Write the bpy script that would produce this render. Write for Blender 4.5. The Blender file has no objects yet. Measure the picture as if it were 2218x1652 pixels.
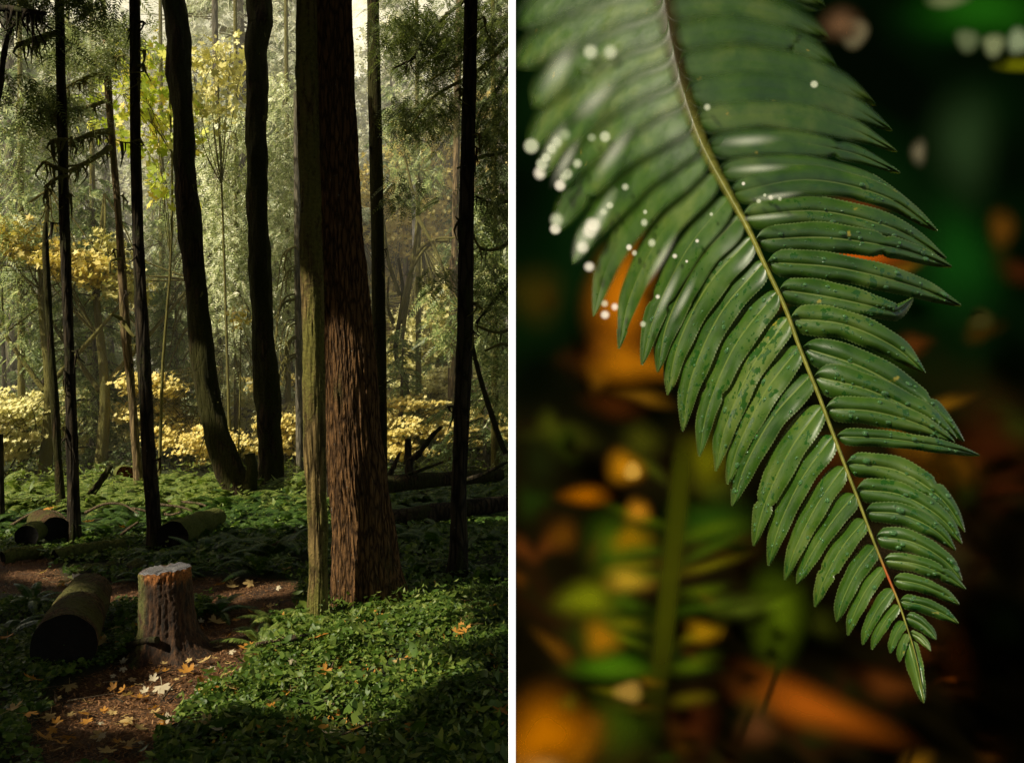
import bpy, math, random
import numpy as np
from mathutils import Vector, noise as mn
random.seed(7)
R = np.random.default_rng(11)
scn = bpy.context.scene
COL = scn.collection
PI = math.pi
# ------------------------------------------------------------------ camera model (2218 x 1652 plate units)
F, CX, HY, EYE = 1900.0, 1109.0, 840.0, 1.5
def at(x, y, Y):
    return ((x - CX) / F * Y, Y, EYE - (y - HY) / F * Y)
def gY(y, z=0.0):
    return F * (EYE - z) / (y - HY)
def gnd(x, y):
    Y = gY(y); return ((x - CX) / F * Y, Y)
SUN = np.array([-0.62, -0.42, 0.66]); SUN = SUN / np.linalg.norm(SUN)

# ------------------------------------------------------------------ helpers
def tag(o, label=None, cat=None, group=None, kind=None):
    if label: o['label'] = label
    if cat: o['category'] = cat
    if group: o['group'] = group
    if kind: o['kind'] = kind
    return o
def empty(name, loc, label=None, cat=None, group=None, rz=0.0):
    o = bpy.data.objects.new(name, None); COL.objects.link(o)
    o.empty_display_size = 0.2
    o.location = loc; o.rotation_euler = (0, 0, rz)
    return tag(o, label, cat, group)
class MB:
    """collects vertex / face arrays and links them as one mesh object"""
    def __init__(s): s.v = []; s.f = []; s.n = 0; s.a = {}
    def add(s, v, f, **attr):
        v = np.asarray(v, float).reshape(-1, 3); f = np.asarray(f, int)
        s.v.append(v); s.f.append(f + s.n)
        for k, val in attr.items():
            s.a.setdefault(k, []).append((s.n, np.broadcast_to(np.asarray(val, float), (len(v),)) if np.ndim(val) < 2 else np.asarray(val, float)))
        s.n += len(v)
    def build(s, name, mat, parent=None, smooth=False, origin=(0, 0, 0), mesh_only=False):
        me = bpy.data.meshes.new(name)
        V = np.concatenate(s.v) - np.asarray(origin)
        loops = np.concatenate([f.ravel() for f in s.f])
        tot = np.concatenate([np.full(len(f), f.shape[1]) for f in s.f])
        st = np.concatenate([[0], np.cumsum(tot)[:-1]])
        me.vertices.add(len(V)); me.vertices.foreach_set('co', V.ravel())
        me.loops.add(len(loops)); me.loops.foreach_set('vertex_index', loops.astype(np.int32))
        me.polygons.add(len(tot)); me.polygons.foreach_set('loop_start', st.astype(np.int32))
        try: me.polygons.foreach_set('loop_total', tot.astype(np.int32))
        except Exception: pass
        for k, parts in s.a.items():
            if parts[0][1].ndim == 1:
                arr = np.zeros(len(V)); 
                for n0, a in parts: arr[n0:n0 + len(a)] = a
                at_ = me.attributes.new(k, 'FLOAT', 'POINT'); at_.data.foreach_set('value', arr)
            else:
                arr = np.zeros((len(V), 3))
                for n0, a in parts: arr[n0:n0 + len(a)] = a
                at_ = me.attributes.new(k, 'FLOAT_VECTOR', 'POINT'); at_.data.foreach_set('vector', arr.ravel())
        me.update(calc_edges=True); me.validate()
        if smooth: me.polygons.foreach_set('use_smooth', np.ones(len(tot), bool))
        me.materials.append(mat)
        if mesh_only: return me
        o = bpy.data.objects.new(name, me); COL.objects.link(o)
        if parent is not None: o.parent = parent
        o.location = (0, 0, 0) if parent is not None else origin
        return o
def grid_faces(nu, nv, wrap=False):
    i = np.arange(nu - 1)[:, None]; j = np.arange(nv if wrap else nv - 1)[None, :]
    j2 = (j + 1) % nv
    a = i * nv + j; b = i * nv + j2; c = (i + 1) * nv + j2; d = (i + 1) * nv + j
    return np.stack([a, b, c, d], -1).reshape(-1, 4)
def frames(P):
    P = np.asarray(P, float); T = np.gradient(P, axis=0); T /= np.linalg.norm(T, axis=1)[:, None] + 1e-9
    ref = np.array([0, 1.0, 0]) if abs(T[:, 1]).mean() < 0.9 else np.array([1.0, 0, 0])
    A = np.cross(T, ref); A /= np.linalg.norm(A, axis=1)[:, None] + 1e-9
    B = np.cross(T, A); return T, A, B
def tube(mb, P, r, seg=8, cap=True, **attr):
    P = np.asarray(P, float); n = len(P); r = np.broadcast_to(r, (n,))
    T, A, B = frames(P); th = np.linspace(0, 2 * PI, seg, endpoint=False)
    V = P[:, None] + r[:, None, None] * (np.cos(th)[None, :, None] * A[:, None] + np.sin(th)[None, :, None] * B[:, None])
    mb.add(V.reshape(-1, 3), grid_faces(n, seg, True), **attr)
    if cap:
        for k in (0, n - 1):
            mb.add(np.vstack([V[k], P[k]]), np.array([[i, (i + 1) % seg, seg] for i in range(seg)]), **attr)
def interp_path(pts, n):
    """smooth (Catmull-Rom) path through pts"""
    P = np.asarray(pts, float)
    if len(P) < 3:
        t = np.linspace(0, 1, n)[:, None]; return P[0] * (1 - t) + P[-1] * t
    Q = np.vstack([2 * P[0] - P[1], P, 2 * P[-1] - P[-2]])
    out = []
    for s in np.linspace(0, len(P) - 1 - 1e-6, n):
        i = int(s); u = s - i; a, b, c, d = Q[i], Q[i + 1], Q[i + 2], Q[i + 3]
        out.append(0.5 * ((2 * b) + (-a + c) * u + (2 * a - 5 * b + 4 * c - d) * u * u + (-a + 3 * b - 3 * c + d) * u ** 3))
    return np.array(out)
def nz(p, s=1.0): return mn.noise(Vector((p[0] * s, p[1] * s, p[2] * s)))
def fbm(p, s=1.0): return nz(p, s) + 0.5 * nz(p, s * 2.1) + 0.25 * nz(p, s * 4.3)

# ------------------------------------------------------------------ ground height
def gz(x, y):
    w = 0.035 * mn.noise(Vector((x * 1.3, y * 1.3, 0))) + 0.06 * mn.noise(Vector((x * .45, y * .45, 5)))
    return w * min(1.0, max(0.0, (y - 2) / 2)) - 0.01

# ------------------------------------------------------------------ materials
def newmat(name):
    m = bpy.data.materials.new(name); m.use_nodes = True
    nt = m.node_tree; nt.nodes.clear(); return m, nt
class N:
    def __init__(s, nt): s.nt = nt
    def __call__(s, typ, ins=None, **props):
        n = s.nt.nodes.new(typ)
        for k, v in props.items(): setattr(n, k, v)
        for k, v in (ins or {}).items():
            if hasattr(v, 'is_linked') or isinstance(v, bpy.types.NodeSocket): s.nt.links.new(v, n.inputs[k])
            else: n.inputs[k].default_value = v
        return n
    def math(s, op, a, b=0.0, c=0.0, clamp=False):
        return s('ShaderNodeMath', {0: a, 1: b, 2: c}, operation=op, use_clamp=clamp).outputs[0]
    def mix(s, f, a, b):
        n = s('ShaderNodeMix', data_type='RGBA')
        for k, v in ((0, f), (6, a), (7, b)):
            if isinstance(v, bpy.types.NodeSocket): s.nt.links.new(v, n.inputs[k])
            else: n.inputs[k].default_value = v if k == 0 else (*v, 1)
        return n.outputs[2]
    def ramp(s, f, stops, interp='LINEAR'):
        n = s('ShaderNodeValToRGB', {0: f}); cr = n.color_ramp; cr.interpolation = interp
        while len(cr.elements) < len(stops): cr.elements.new(0.5)
        for e, (p, c) in zip(cr.elements, stops): e.position = p; e.color = (*c, 1) if len(c) == 3 else c
        return n.outputs[0]
    def noise(s, vec, scale, detail=3.0, rough=0.6):
        return s('ShaderNodeTexNoise', {'Vector': vec, 'Scale': scale, 'Detail': detail, 'Roughness': rough}).outputs[0]
    def smooth(s, x, a, b):
        return s('ShaderNodeMapRange', {0: x, 1: a, 2: b, 3: 0.0, 4: 1.0}, interpolation_type='SMOOTHSTEP').outputs[0]
    def out(s, sh, disp=None):
        o = s('ShaderNodeOutputMaterial', {0: sh}); return o

def bark_mat(name, dark, light, moss, amount=0.5, scale=1.0, rough=0.95, bump=0.6, lichen=0.0, side=0.0):
    m, nt = newmat(name); n = N(nt)
    tc = n('ShaderNodeTexCoord').outputs['Object']
    mp = n('ShaderNodeMapping', {'Vector': tc, 'Scale': (9 * scale, 9 * scale, 1.5 * scale)}).outputs[0]
    mp2 = n('ShaderNodeMapping', {'Vector': tc, 'Scale': (2.5, 2.5, .8)}).outputs[0]
    a = n.noise(mp, 2.6, 6, .7); b = n.noise(tc, 45 * scale, 4, .7); big = n.noise(mp2, 1.6, 3, .6)
    vor = n('ShaderNodeTexVoronoi', {'Vector': mp, 'Scale': 2.2, 'Randomness': 1.0}, feature='DISTANCE_TO_EDGE').outputs['Distance']
    cr = n.smooth(vor, 0.0, 0.25)
    f = n.math('MULTIPLY', n.math('ADD', n.math('MULTIPLY', a, 1.0), n.math('MULTIPLY', b, .5)), n.math('MULTIPLY_ADD', cr, .6, .4))
    colr = n.ramp(f, [(0.2, dark), (0.55, tuple((d + l) / 2 for d, l in zip(dark, light))), (0.95, light)])
    mo = n.smooth(n.math('ADD', n.math('MULTIPLY', big, 1.2), n.math('MULTIPLY', b, .35)), 1.02 - amount * .7, 1.18 - amount * .6)
    mcol = n.ramp(b, [(0.3, tuple(c * .45 for c in moss)), (0.7, moss)])
    colr = n.mix(mo, colr, mcol)
    if lichen:
        sp = n.smooth(n.noise(tc, 38, 2, .5), .72, .76)
        colr = n.mix(n.math('MULTIPLY', sp, lichen), colr, (.42, .45, .42))
    h = n.math('ADD', n.math('MULTIPLY', f, 1.0), n.math('MULTIPLY', n.noise(tc, 130, 3, .7), n.math('MULTIPLY_ADD', mo, .5, .12)))
    bp = n('ShaderNodeBump', {'Height': h, 'Strength': bump, 'Distance': 0.03}).outputs[0]
    p = n('ShaderNodeBsdfPrincipled', {'Base Color': colr, 'Roughness': rough, 'Normal': bp, 'Specular IOR Level': .25})
    n.out(p.outputs[0]); return m
def leaf_mat(name, stops, rough=0.5, trans=0.35, spec=0.4, vary=True, tscale=1.3, coat=0.0):
    """leaf colour picked per leaf; part of the light passes through"""
    m, nt = newmat(name); n = N(nt)
    rnd = n('ShaderNodeNewGeometry').outputs['Random Per Island']
    tc = n('ShaderNodeTexCoord').outputs['Object']
    f = n.math('ADD', n.math('MULTIPLY', rnd, .75), n.math('MULTIPLY', n.noise(tc, 1.1, 3), .5), clamp=True)
    f = n.math('SUBTRACT', f, .12, clamp=True)
    colr = n.ramp(f, stops)
    p = n('ShaderNodeBsdfPrincipled', {'Base Color': colr, 'Roughness': rough, 'Specular IOR Level': spec, 'Coat Weight': coat, 'Coat Roughness': .15})
    mul = n('ShaderNodeMix', data_type='RGBA', blend_type='MULTIPLY'); mul.inputs[0].default_value = 1
    nt.links.new(colr, mul.inputs[6]); mul.inputs[7].default_value = (tscale, tscale * 1.05, tscale * .6, 1)
    t = n('ShaderNodeBsdfTranslucent', {'Color': mul.outputs[2]})
    mx = n('ShaderNodeMixShader', {0: trans, 1: p.outputs[0], 2: t.outputs[0]})
    n.out(mx.outputs[0]); return m
def soft_mat(name, colr, rough=0.8, alpha=1.0, spec=.2):
    m, nt = newmat(name); n = N(nt)
    a = n('ShaderNodeAttribute', attribute_name='soft').outputs['Fac']
    p = n('ShaderNodeBsdfPrincipled', {'Base Color': (*colr, 1), 'Roughness': rough, 'Specular IOR Level': spec})
    t = n('ShaderNodeBsdfTransparent')
    mx = n('ShaderNodeMixShader', {0: n.math('MULTIPLY', a, alpha), 1: t.outputs[0], 2: p.outputs[0]})
    n.out(mx.outputs[0]); return m
def srgb(r, g, b):
    f = lambda c: (c / 255 / 12.92) if c <= 10 else ((c / 255 + .055) / 1.055) ** 2.4
    return (f(r), f(g), f(b))

M = {}
M['bark_dark'] = bark_mat('dark_mossy_bark', (.006, .005, .003), (.075, .055, .032), (.05, .055, .012), .32, lichen=.25)
M['bark_moss'] = bark_mat('thick_moss_bark', (.008, .006, .003), (.085, .05, .022), (.06, .058, .011), .62, bump=1.0)
M['bark_red'] = bark_mat('furrowed_red_bark', (.014, .007, .004), (.32, .165, .065), (.15, .13, .04), .22, scale=1.6, bump=1.0, lichen=.5)
M['bark_green'] = bark_mat('green_moss_bark', (.03, .02, .008), (.42, .29, .11), (.32, .29, .07), .50, bump=1.0)
M['bark_tan'] = bark_mat('sunlit_tan_bark', (.06, .04, .02), (.34, .24, .12), (.16, .14, .04), .3)  # sunlit tone put into the bark colour
M['bark_grey'] = bark_mat('hazy_grey_bark', (.10, .095, .085), (.34, .32, .29), (.16, .18, .11), .25)  # haze mixed into the bark tone
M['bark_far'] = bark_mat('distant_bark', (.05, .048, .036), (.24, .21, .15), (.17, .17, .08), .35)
M['limb'] = bark_mat('mossy_limb', (.03, .022, .01), (.16, .12, .05), (.24, .22, .06), .75, scale=2)
M['twig'] = bark_mat('bare_twig', (.05, .035, .02), (.28, .2, .12), (.1, .1, .03), .2, scale=3)
M['wood_red'] = bark_mat('rotten_red_wood', (.05, .012, .004), (.42, .13, .04), (.1, .1, .03), .1, scale=2)
M['con_grey'] = leaf_mat('pale_conifer_needles', [(0, (.22, .27, .13)), (.45, (.44, .50, .29)), (.8, (.66, .70, .46)), (1, (.75, .56, .20))], .6, .16)
M['con_green'] = leaf_mat('green_conifer_needles', [(0, (.11, .16, .06)), (.5, (.24, .33, .13)), (.9, (.42, .50, .22)), (1, (.62, .46, .10))], .55, .16)
M['con_haze'] = leaf_mat('hazy_conifer_needles', [(0, (.44, .47, .34)), (.5, (.68, .70, .54)), (1, (.86, .84, .68))], .8, .16)  # distance haze painted into the pale needle colours
M['con_dark'] = leaf_mat('shaded_conifer_needles', [(0, (.05, .07, .025)), (.5, (.14, .18, .06)), (.9, (.28, .31, .12)), (1, (.36, .26, .07))], .6, .3)  # shade put into the needle colour
M['gold'] = leaf_mat('golden_maple_leaves', [(0, (.44, .34, .06)), (.4, (.80, .64, .18)), (.8, (.90, .80, .34)), (1, (.86, .52, .12))], .6, .25)
M['gold_pale'] = leaf_mat('pale_gold_leaves', [(0, (.40, .36, .09)), (.4, (.72, .66, .24)), (.8, (.90, .85, .44)), (1, (.46, .52, .12))], .6, .16)
M['lime'] = leaf_mat('lime_maple_leaves', [(0, (.34, .46, .05)), (.4, (.58, .68, .10)), (.7, (.80, .76, .16)), (1, (.82, .52, .10))], .55, .25)
M['haze_leaf'] = leaf_mat('misty_leaves', [(0, (.38, .42, .27)), (.5, (.66, .68, .46)), (.85, (.86, .82, .56)), (1, (.88, .66, .28))], .9, .16)  # haze put into the leaf colours
M['yg'] = leaf_mat('yellow_green_leaves', [(0, (.24, .29, .08)), (.5, (.52, .56, .20)), (.85, (.78, .74, .30)), (1, (.85, .58, .14))], .6, .16)
M['canopy'] = leaf_mat('canopy_leaves', [(0, (.02, .035, .012)), (1, (.05, .07, .02))], .7, .08)  # dark leaves of the added shading canopy
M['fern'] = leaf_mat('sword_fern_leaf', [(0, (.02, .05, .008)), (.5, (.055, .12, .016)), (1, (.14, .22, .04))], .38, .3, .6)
M['fern_lit'] = leaf_mat('lit_fern_leaf', [(0, (.07, .11, .015)), (.5, (.18, .26, .045)), (1, (.40, .42, .11))], .5, .35, .5)  # lighter copy of the fern leaf, sunlight put into the colour
M['cover'] = leaf_mat('ground_cover_leaf', [(0, (.03, .065, .008)), (.5, (.09, .165, .022)), (.93, (.24, .31, .055)), (1, (.4, .36, .05))], .46, .25, .35)
M['fallen_y'] = leaf_mat('fallen_yellow_leaf', [(0, (.55, .34, .10)), (.5, (.62, .42, .16)), (1, (.72, .52, .24))], .6, .2)
M['fallen_o'] = leaf_mat('fallen_orange_leaf', [(0, (.42, .16, .02)), (.5, (.58, .26, .04)), (1, (.66, .34, .06))], .6, .2)
M['fallen_p'] = leaf_mat('fallen_pale_leaf', [(0, (.55, .45, .28)), (1, (.70, .60, .42))], .6, .15)
M['chip'] = leaf_mat('wood_chip', [(0, (.07, .028, .01)), (.5, (.24, .105, .04)), (.9, (.42, .22, .09)), (1, (.60, .40, .20))], .7, 0.02)

# ground material
def ground_mat():
    m, nt = newmat('forest_floor'); n = N(nt)
    tc = n('ShaderNodeTexCoord').outputs['Object']
    pth = n('ShaderNodeAttribute', attribute_name='path').outputs['Fac']
    a = n.noise(tc, 55, 5, .75); b = n.noise(tc, 4, 4, .6); c = n.noise(tc, 160, 2, .6)
    chip = n.ramp(n.math('ADD', n.math('MULTIPLY', a, .8), n.math('MULTIPLY', c, .35)), [(.35, (.03, .013, .006)), (.55, (.14, .065, .026)), (.8, (.32, .16, .07))])
    chip = n.mix(n.smooth(b, .45, .7), chip, n.ramp(a, [(.3, (.02, .012, .008)), (.7, (.10, .062, .04))]))
    moss = n.ramp(n.math('ADD', n.math('MULTIPLY', a, .6), n.math('MULTIPLY', b, .4)), [(.3, (.008, .008, .004)), (.55, (.03, .045, .01)), (.75, (.09, .11, .02))])
    colr = n.mix(pth, moss, chip)
    bp = n('ShaderNodeBump', {'Height': n.math('ADD', a, n.math('MULTIPLY', c, .5)), 'Strength': .9, 'Distance': .02}).outputs[0]
    p = n('ShaderNodeBsdfPrincipled', {'Base Color': colr, 'Roughness': .8, 'Normal': bp, 'Specular IOR Level': .35})
    n.out(p.outputs[0]); return m
M['ground'] = ground_mat()
def end_mat():
    m, nt = newmat('cut_log_end'); n = N(nt)  # shade painted in: cut face kept near black
    tc = n('ShaderNodeTexCoord').outputs['Object']
    a = n.noise(tc, 30, 5, .7)
    p = n('ShaderNodeBsdfPrincipled', {'Base Color': n.ramp(a, [(.3, (.002, .0015, .001)), (.8, (.009, .006, .004))]), 'Roughness': .9,
        'Normal': n('ShaderNodeBump', {'Height': a, 'Strength': .8, 'Distance': .01}).outputs[0]})
    n.out(p.outputs[0]); return m
M['end'] = end_mat()
def stumptop_mat():
    m, nt = newmat('weathered_cut_wood'); n = N(nt)
    tc = n('ShaderNodeTexCoord').outputs['Object']
    mp = n('ShaderNodeMapping', {'Vector': tc, 'Scale': (1, 1, .1)}).outputs[0]
    w = n('ShaderNodeTexWave', {'Vector': mp, 'Scale': 26.0, 'Distortion': 2.5, 'Detail': 3.0}, wave_type='RINGS', rings_direction='Z').outputs['Fac']
    a = n.noise(tc, 18, 5, .7)
    colr = n.ramp(n.math('ADD', n.math('MULTIPLY', w, .3), n.math('MULTIPLY', a, .8)), [(.3, (.05, .045, .046)), (.6, (.15, .14, .15)), (.9, (.28, .27, .29))])
    colr = n.mix(n.smooth(n.noise(tc, 9, 3), .55, .68), colr, (.09, .035, .015))
    p = n('ShaderNodeBsdfPrincipled', {'Base Color': colr, 'Roughness': .45, 'Normal': n('ShaderNodeBump', {'Height': a, 'Strength': .5, 'Distance': .01}).outputs[0]})
    n.out(p.outputs[0]); return m
M['cut'] = stumptop_mat()
def rock_mat():
    m, nt = newmat('mossy_rock'); n = N(nt)
    tc = n('ShaderNodeTexCoord').outputs['Object']; g = n('ShaderNodeNewGeometry').outputs['Normal']
    z = n('ShaderNodeSeparateXYZ', {0: g}).outputs[2]
    a = n.noise(tc, 24, 5, .7)
    rock = n.ramp(a, [(.3, (.03, .028, .025)), (.8, (.16, .14, .12))]); moss = n.ramp(n.noise(tc, 60, 3), [(.3, (.03, .035, .006)), (.75, (.17, .19, .04))])
    colr = n.mix(n.smooth(n.math('ADD', z, n.math('MULTIPLY', a, .6)), .5, .8), rock, moss)
    p = n('ShaderNodeBsdfPrincipled', {'Base Color': colr, 'Roughness': .95, 'Normal': n('ShaderNodeBump', {'Height': n.noise(tc, 90, 4), 'Strength': .8, 'Distance': .015}).outputs[0]})
    n.out(p.outputs[0]); return m
M['rock'] = rock_mat()

# ------------------------------------------------------------------ GROUND
# footpath outline in plate units, turned into ground positions
path_main = [(60, 1700), (75, 1560), (130, 1480), (225, 1440), (300, 1405), (300, 1385), (430, 1345), (455, 1305), (520, 1290), (560, 1262), (640, 1262), (655, 1300),
             (600, 1345), (590, 1395), (560, 1440), (520, 1475), (450, 1510), (400, 1560), (345, 1620), (320, 1720)]
path_back = [(-60, 1205), (60, 1192), (120, 1215), (140, 1250), (240, 1248), (320, 1262), (430, 1250), (560, 1252), (645, 1262), (640, 1290), (520, 1300), (430, 1300),
             (310, 1298), (200, 1292), (60, 1280), (-60, 1275)]
def inpoly(px, py, poly):
    c = np.zeros(np.shape(px), bool); j = len(poly) - 1
    for i in range(len(poly)):
        xi, yi = poly[i]; xj, yj = poly[j]
        with np.errstate(divide='ignore', invalid='ignore'):
            c ^= ((yi > py) != (yj > py)) & (px < (xj - xi) * (py - yi) / (yj - yi + 1e-12) + xi)
        j = i
    return c
PM = [gnd(*p) for p in path_main]; PB = [gnd(*p) for p in path_back]
def onpath(x, y):
    if np.ndim(x): return inpoly(np.asarray(x, float), np.asarray(y, float), PM) | inpoly(np.asarray(x, float), np.asarray(y, float), PB)
    for poly in (PM, PB):
        c = False; xj, yj = poly[-1]
        for xi, yi in poly:
            if (yi > y) != (yj > y) and x < (xj - xi) * (y - yi) / (yj - yi) + xi: c = not c
            xj, yj = xi, yi
        if c: return True
    return False
xs = np.concatenate([np.linspace(-60, -6, 30), np.arange(-5.9, 1.6, .04), np.linspace(1.8, 60, 30)])
ys = np.concatenate([np.linspace(-20, 1.5, 12), np.arange(1.7, 10, .045), np.linspace(10.1, 20, 60), np.linspace(21, 140, 40)])
GX, GYY = np.meshgrid(xs, ys)
Z = np.array([[gz(x, y) for x in xs] for y in ys])
Z += np.maximum(GYY - 45, 0) ** 1.1 * .06
P1 = onpath(GX, GYY).astype(float)
for _ in range(4):
    P1 = (P1 + np.roll(P1, 1, 0) + np.roll(P1, -1, 0) + np.roll(P1, 1, 1) + np.roll(P1, -1, 1)) / 5
mb = MB(); mb.add(np.stack([GX, GYY, Z - .015 * P1], -1).reshape(-1, 3), grid_faces(len(ys), len(xs))[:, ::-1], path=P1.ravel())
tag(mb.build('ground', M['ground'], smooth=True), kind='structure')

# far hillside added behind; mist painted into its pale colours
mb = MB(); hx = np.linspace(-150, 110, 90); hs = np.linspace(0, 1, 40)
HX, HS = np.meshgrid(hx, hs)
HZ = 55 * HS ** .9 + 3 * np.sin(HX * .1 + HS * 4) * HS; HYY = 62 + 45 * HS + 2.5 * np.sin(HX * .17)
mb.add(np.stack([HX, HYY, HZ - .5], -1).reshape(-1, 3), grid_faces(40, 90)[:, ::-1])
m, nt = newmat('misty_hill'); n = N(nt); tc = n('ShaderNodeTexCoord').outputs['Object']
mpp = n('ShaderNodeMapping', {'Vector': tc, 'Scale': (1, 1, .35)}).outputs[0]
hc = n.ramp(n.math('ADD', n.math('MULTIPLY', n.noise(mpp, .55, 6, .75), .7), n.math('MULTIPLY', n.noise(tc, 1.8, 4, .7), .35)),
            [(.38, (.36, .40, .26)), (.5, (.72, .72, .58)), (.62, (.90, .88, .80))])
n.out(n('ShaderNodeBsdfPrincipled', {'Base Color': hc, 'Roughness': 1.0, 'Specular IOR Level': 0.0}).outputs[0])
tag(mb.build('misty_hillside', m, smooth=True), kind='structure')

# drifting mist among the far trees
mb = MB(); mb.add([(x, y, z) for z in (-.3, 17) for y in (14.2, 58) for x in (-27, 16)], [[0, 2, 3, 1], [4, 5, 7, 6], [0, 1, 5, 4], [2, 6, 7, 3], [0, 4, 6, 2], [1, 3, 7, 5]])
m, nt = newmat('mist'); vs = nt.nodes.new('ShaderNodeVolumeScatter'); vs.inputs['Color'].default_value = (1, .96, .80, 1); vs.inputs['Density'].default_value = .019; vs.inputs['Anisotropy'].default_value = 0
o_ = nt.nodes.new('ShaderNodeOutputMaterial'); nt.links.new(vs.outputs[0], o_.inputs['Volume'])
tag(mb.build('mist', m), kind='stuff')
# ------------------------------------------------------------------ leaf shapes
def maple_outline():
    lob = [(90, 1.0, .0), (38, .86, 0), (142, .86, 0), (-12, .55, 0), (192, .55, 0)]
    pts = []
    order = sorted(lob, key=lambda l: l[0])
    # per lobe: shoulder tooth, tip, shoulder tooth, then notch
    angs = [l[0] for l in order]
    for i, (a, r, _) in enumerate(order):
        for da, rr in ((-17, .66), (-12, .84), (-5, .80), (0, 1.0), (5, .80), (12, .84), (17, .66)):
            pts.append((a + da, r * rr))
        if i < len(order) - 1: pts.append(((a + order[i + 1][0]) / 2, .42))
    pts.append((-90, .10))
    pts.sort(key=lambda p: p[0])
    return np.array([[r * math.cos(math.radians(a)), r * math.sin(math.radians(a)), 0] for a, r in pts])
MAPLE = maple_outline()
def leaf_poly_block(outline, centre, X, Y, Zv, size, curl=0.0):
    """instances of a fan leaf; arrays centre (n,3) and axes X,Y,Z (n,3)"""
    n = len(centre); k = len(outline)
    O = np.vstack([outline, [0, 0, 0]])
    rad = (O[:, 0] ** 2 + O[:, 1] ** 2)
    V = centre[:, None] + size[:, None, None] * (O[None, :, 0, None] * X[:, None] + O[None, :, 1, None] * Y[:, None] + (curl * rad)[None, :, None] * Zv[:, None])
    f = np.array([[i, (i + 1) % k, k] for i in range(k)])
    Fc = (f[None] + (np.arange(n) * (k + 1))[:, None, None]).reshape(-1, 3)
    return V.reshape(-1, 3), Fc
def rand_frames(n, up=1.0, tilt=.6, bias=(0, 0)):
    Zv = R.normal(size=(n, 3)) * tilt; Zv[:, 2] += up; Zv[:, 0] += bias[0]; Zv[:, 1] += bias[1]; Zv /= np.linalg.norm(Zv, axis=1)[:, None]
    A = R.normal(size=(n, 3)); X = np.cross(Zv, A); X /= np.linalg.norm(X, axis=1)[:, None]; Y = np.cross(Zv, X)
    return X, Y, Zv
STAR = np.array([[math.cos(a) * r, math.sin(a) * r, 0] for a, r in zip(np.linspace(0, 2 * PI, 10, endpoint=False), [1, .5] * 5)])
OVAL = np.array([[0, -1, 0], [.45, -.35, 0], [.4, .4, 0], [0, 1, 0], [-.4, .4, 0], [-.45, -.35, 0]])
ROUND = np.array([[0, -.55, 0], [.45, -.85, 0], [.9, -.4, 0], [.85, .3, 0], [.4, .85, 0], [0, 1, 0], [-.4, .85, 0], [-.85, .3, 0], [-.9, -.4, 0], [-.45, -.85, 0]])
KITE = np.array([[0, -1, 0], [.35, 0, 0], [0, 1, 0], [-.35, 0, 0]])

# ------------------------------------------------------------------ CONIFER prototypes (trunk + crown meshes)
def conifer_meshes(h, rad, nb, mat, bark, first=.1, dens=1.0, droop=.35, seed=1, leaf=.13, lean=0.0):
    rg = np.random.default_rng(seed)
    tb = MB(); r0 = h * .012 + .06
    zz = np.linspace(-.2, h, 40); P = np.stack([lean * zz + .04 * np.sin(zz * .8 + seed), .05 * np.cos(zz * .7), zz], 1)
    tube(tb, P, r0 * (1 - zz / h * .93).clip(.05), 12)
    C = []; X = []; Y = []; S = []
    for i in range(nb):
        t = first + (1 - first) * (i + rg.random()) / nb
        z = h * t; L = rad * (1 - t) ** .6 * rg.uniform(.55, 1.1) + .3
        az = rg.uniform(0, 2 * PI); d = np.array([math.cos(az), math.sin(az), 0]); side = np.array([-d[1], d[0], 0])
        s = np.linspace(0, 1, 9)
        B = np.stack([lean * z + d[0] * L * s + side[0] * .12 * L * np.sin(s * 3 + i), d[1] * L * s + side[1] * .12 * L * np.sin(s * 3 + i), z + L * (.12 * s - droop * 1.6 * s ** 2)], 1)
        tube(tb, B, np.linspace(.012 + .012 * L, .005, 9), 5, False)
        ns = int(9 * L * dens) + 3
        for k in range(ns):
            u = rg.uniform(.15, 1); p = np.array([np.interp(u, s, B[:, j]) for j in range(3)])
            sg = rg.choice([-1, 1]); ax = d * .55 + side * sg * rg.uniform(.3, 1) + np.array([0, 0, -rg.uniform(.25, 1.0)])
            ax /= np.linalg.norm(ax); ln = rg.uniform(.25, .6) * (.6 + .12 * L)
            wv = np.cross(ax, rg.normal(size=3) * .5 + np.array([0, 0, 1])); wv /= np.linalg.norm(wv) + 1e-9
            m_ = 8; q = (np.arange(m_) + .5) / m_
            for sgn in (-1, 1):
                dirv = ax * .75 + wv * sgn * .8; dirv /= np.linalg.norm(dirv)
                ll = leaf * (1.15 - .6 * q) * rg.uniform(.7, 1.2, m_)
                cen = p + ax * (q * ln)[:, None] + dirv * (ll * .5)[:, None] + np.array([0, 0, -1]) * (q ** 2 * ln * .3)[:, None]
                C.append(cen); Y.append(np.repeat(dirv[None], m_, 0) + rg.normal(size=(m_, 3)) * .15)
                X.append(np.repeat(ax[None], m_, 0)); S.append(ll * .62)
    C = np.concatenate(C); Yv = np.concatenate(Y); S = np.concatenate(S); Yv /= np.linalg.norm(Yv, axis=1)[:, None]
    NB = rg.normal(size=C.shape) * .55 + np.array([-.55, -.85, .7]); Xv = np.cross(NB, Yv); Xv /= np.linalg.norm(Xv, axis=1)[:, None]   # needles flatten towards the light
    cb = MB(); V, Fc = None, None
    O = KITE; n_ = len(C)
    V = C[:, None] + S[:, None, None] * (O[None, :, 0, None] * Xv[:, None] + O[None, :, 1, None] * Yv[:, None])
    Fq = (np.array([[0, 1, 2, 3]])[None] + (np.arange(n_) * 4)[:, None, None]).reshape(-1, 4)
    cb.add(V.reshape(-1, 3), Fq)
    return tb.build('trunk', bark, mesh_only=True, smooth=True), cb.build('crown', mat, mesh_only=True)
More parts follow.
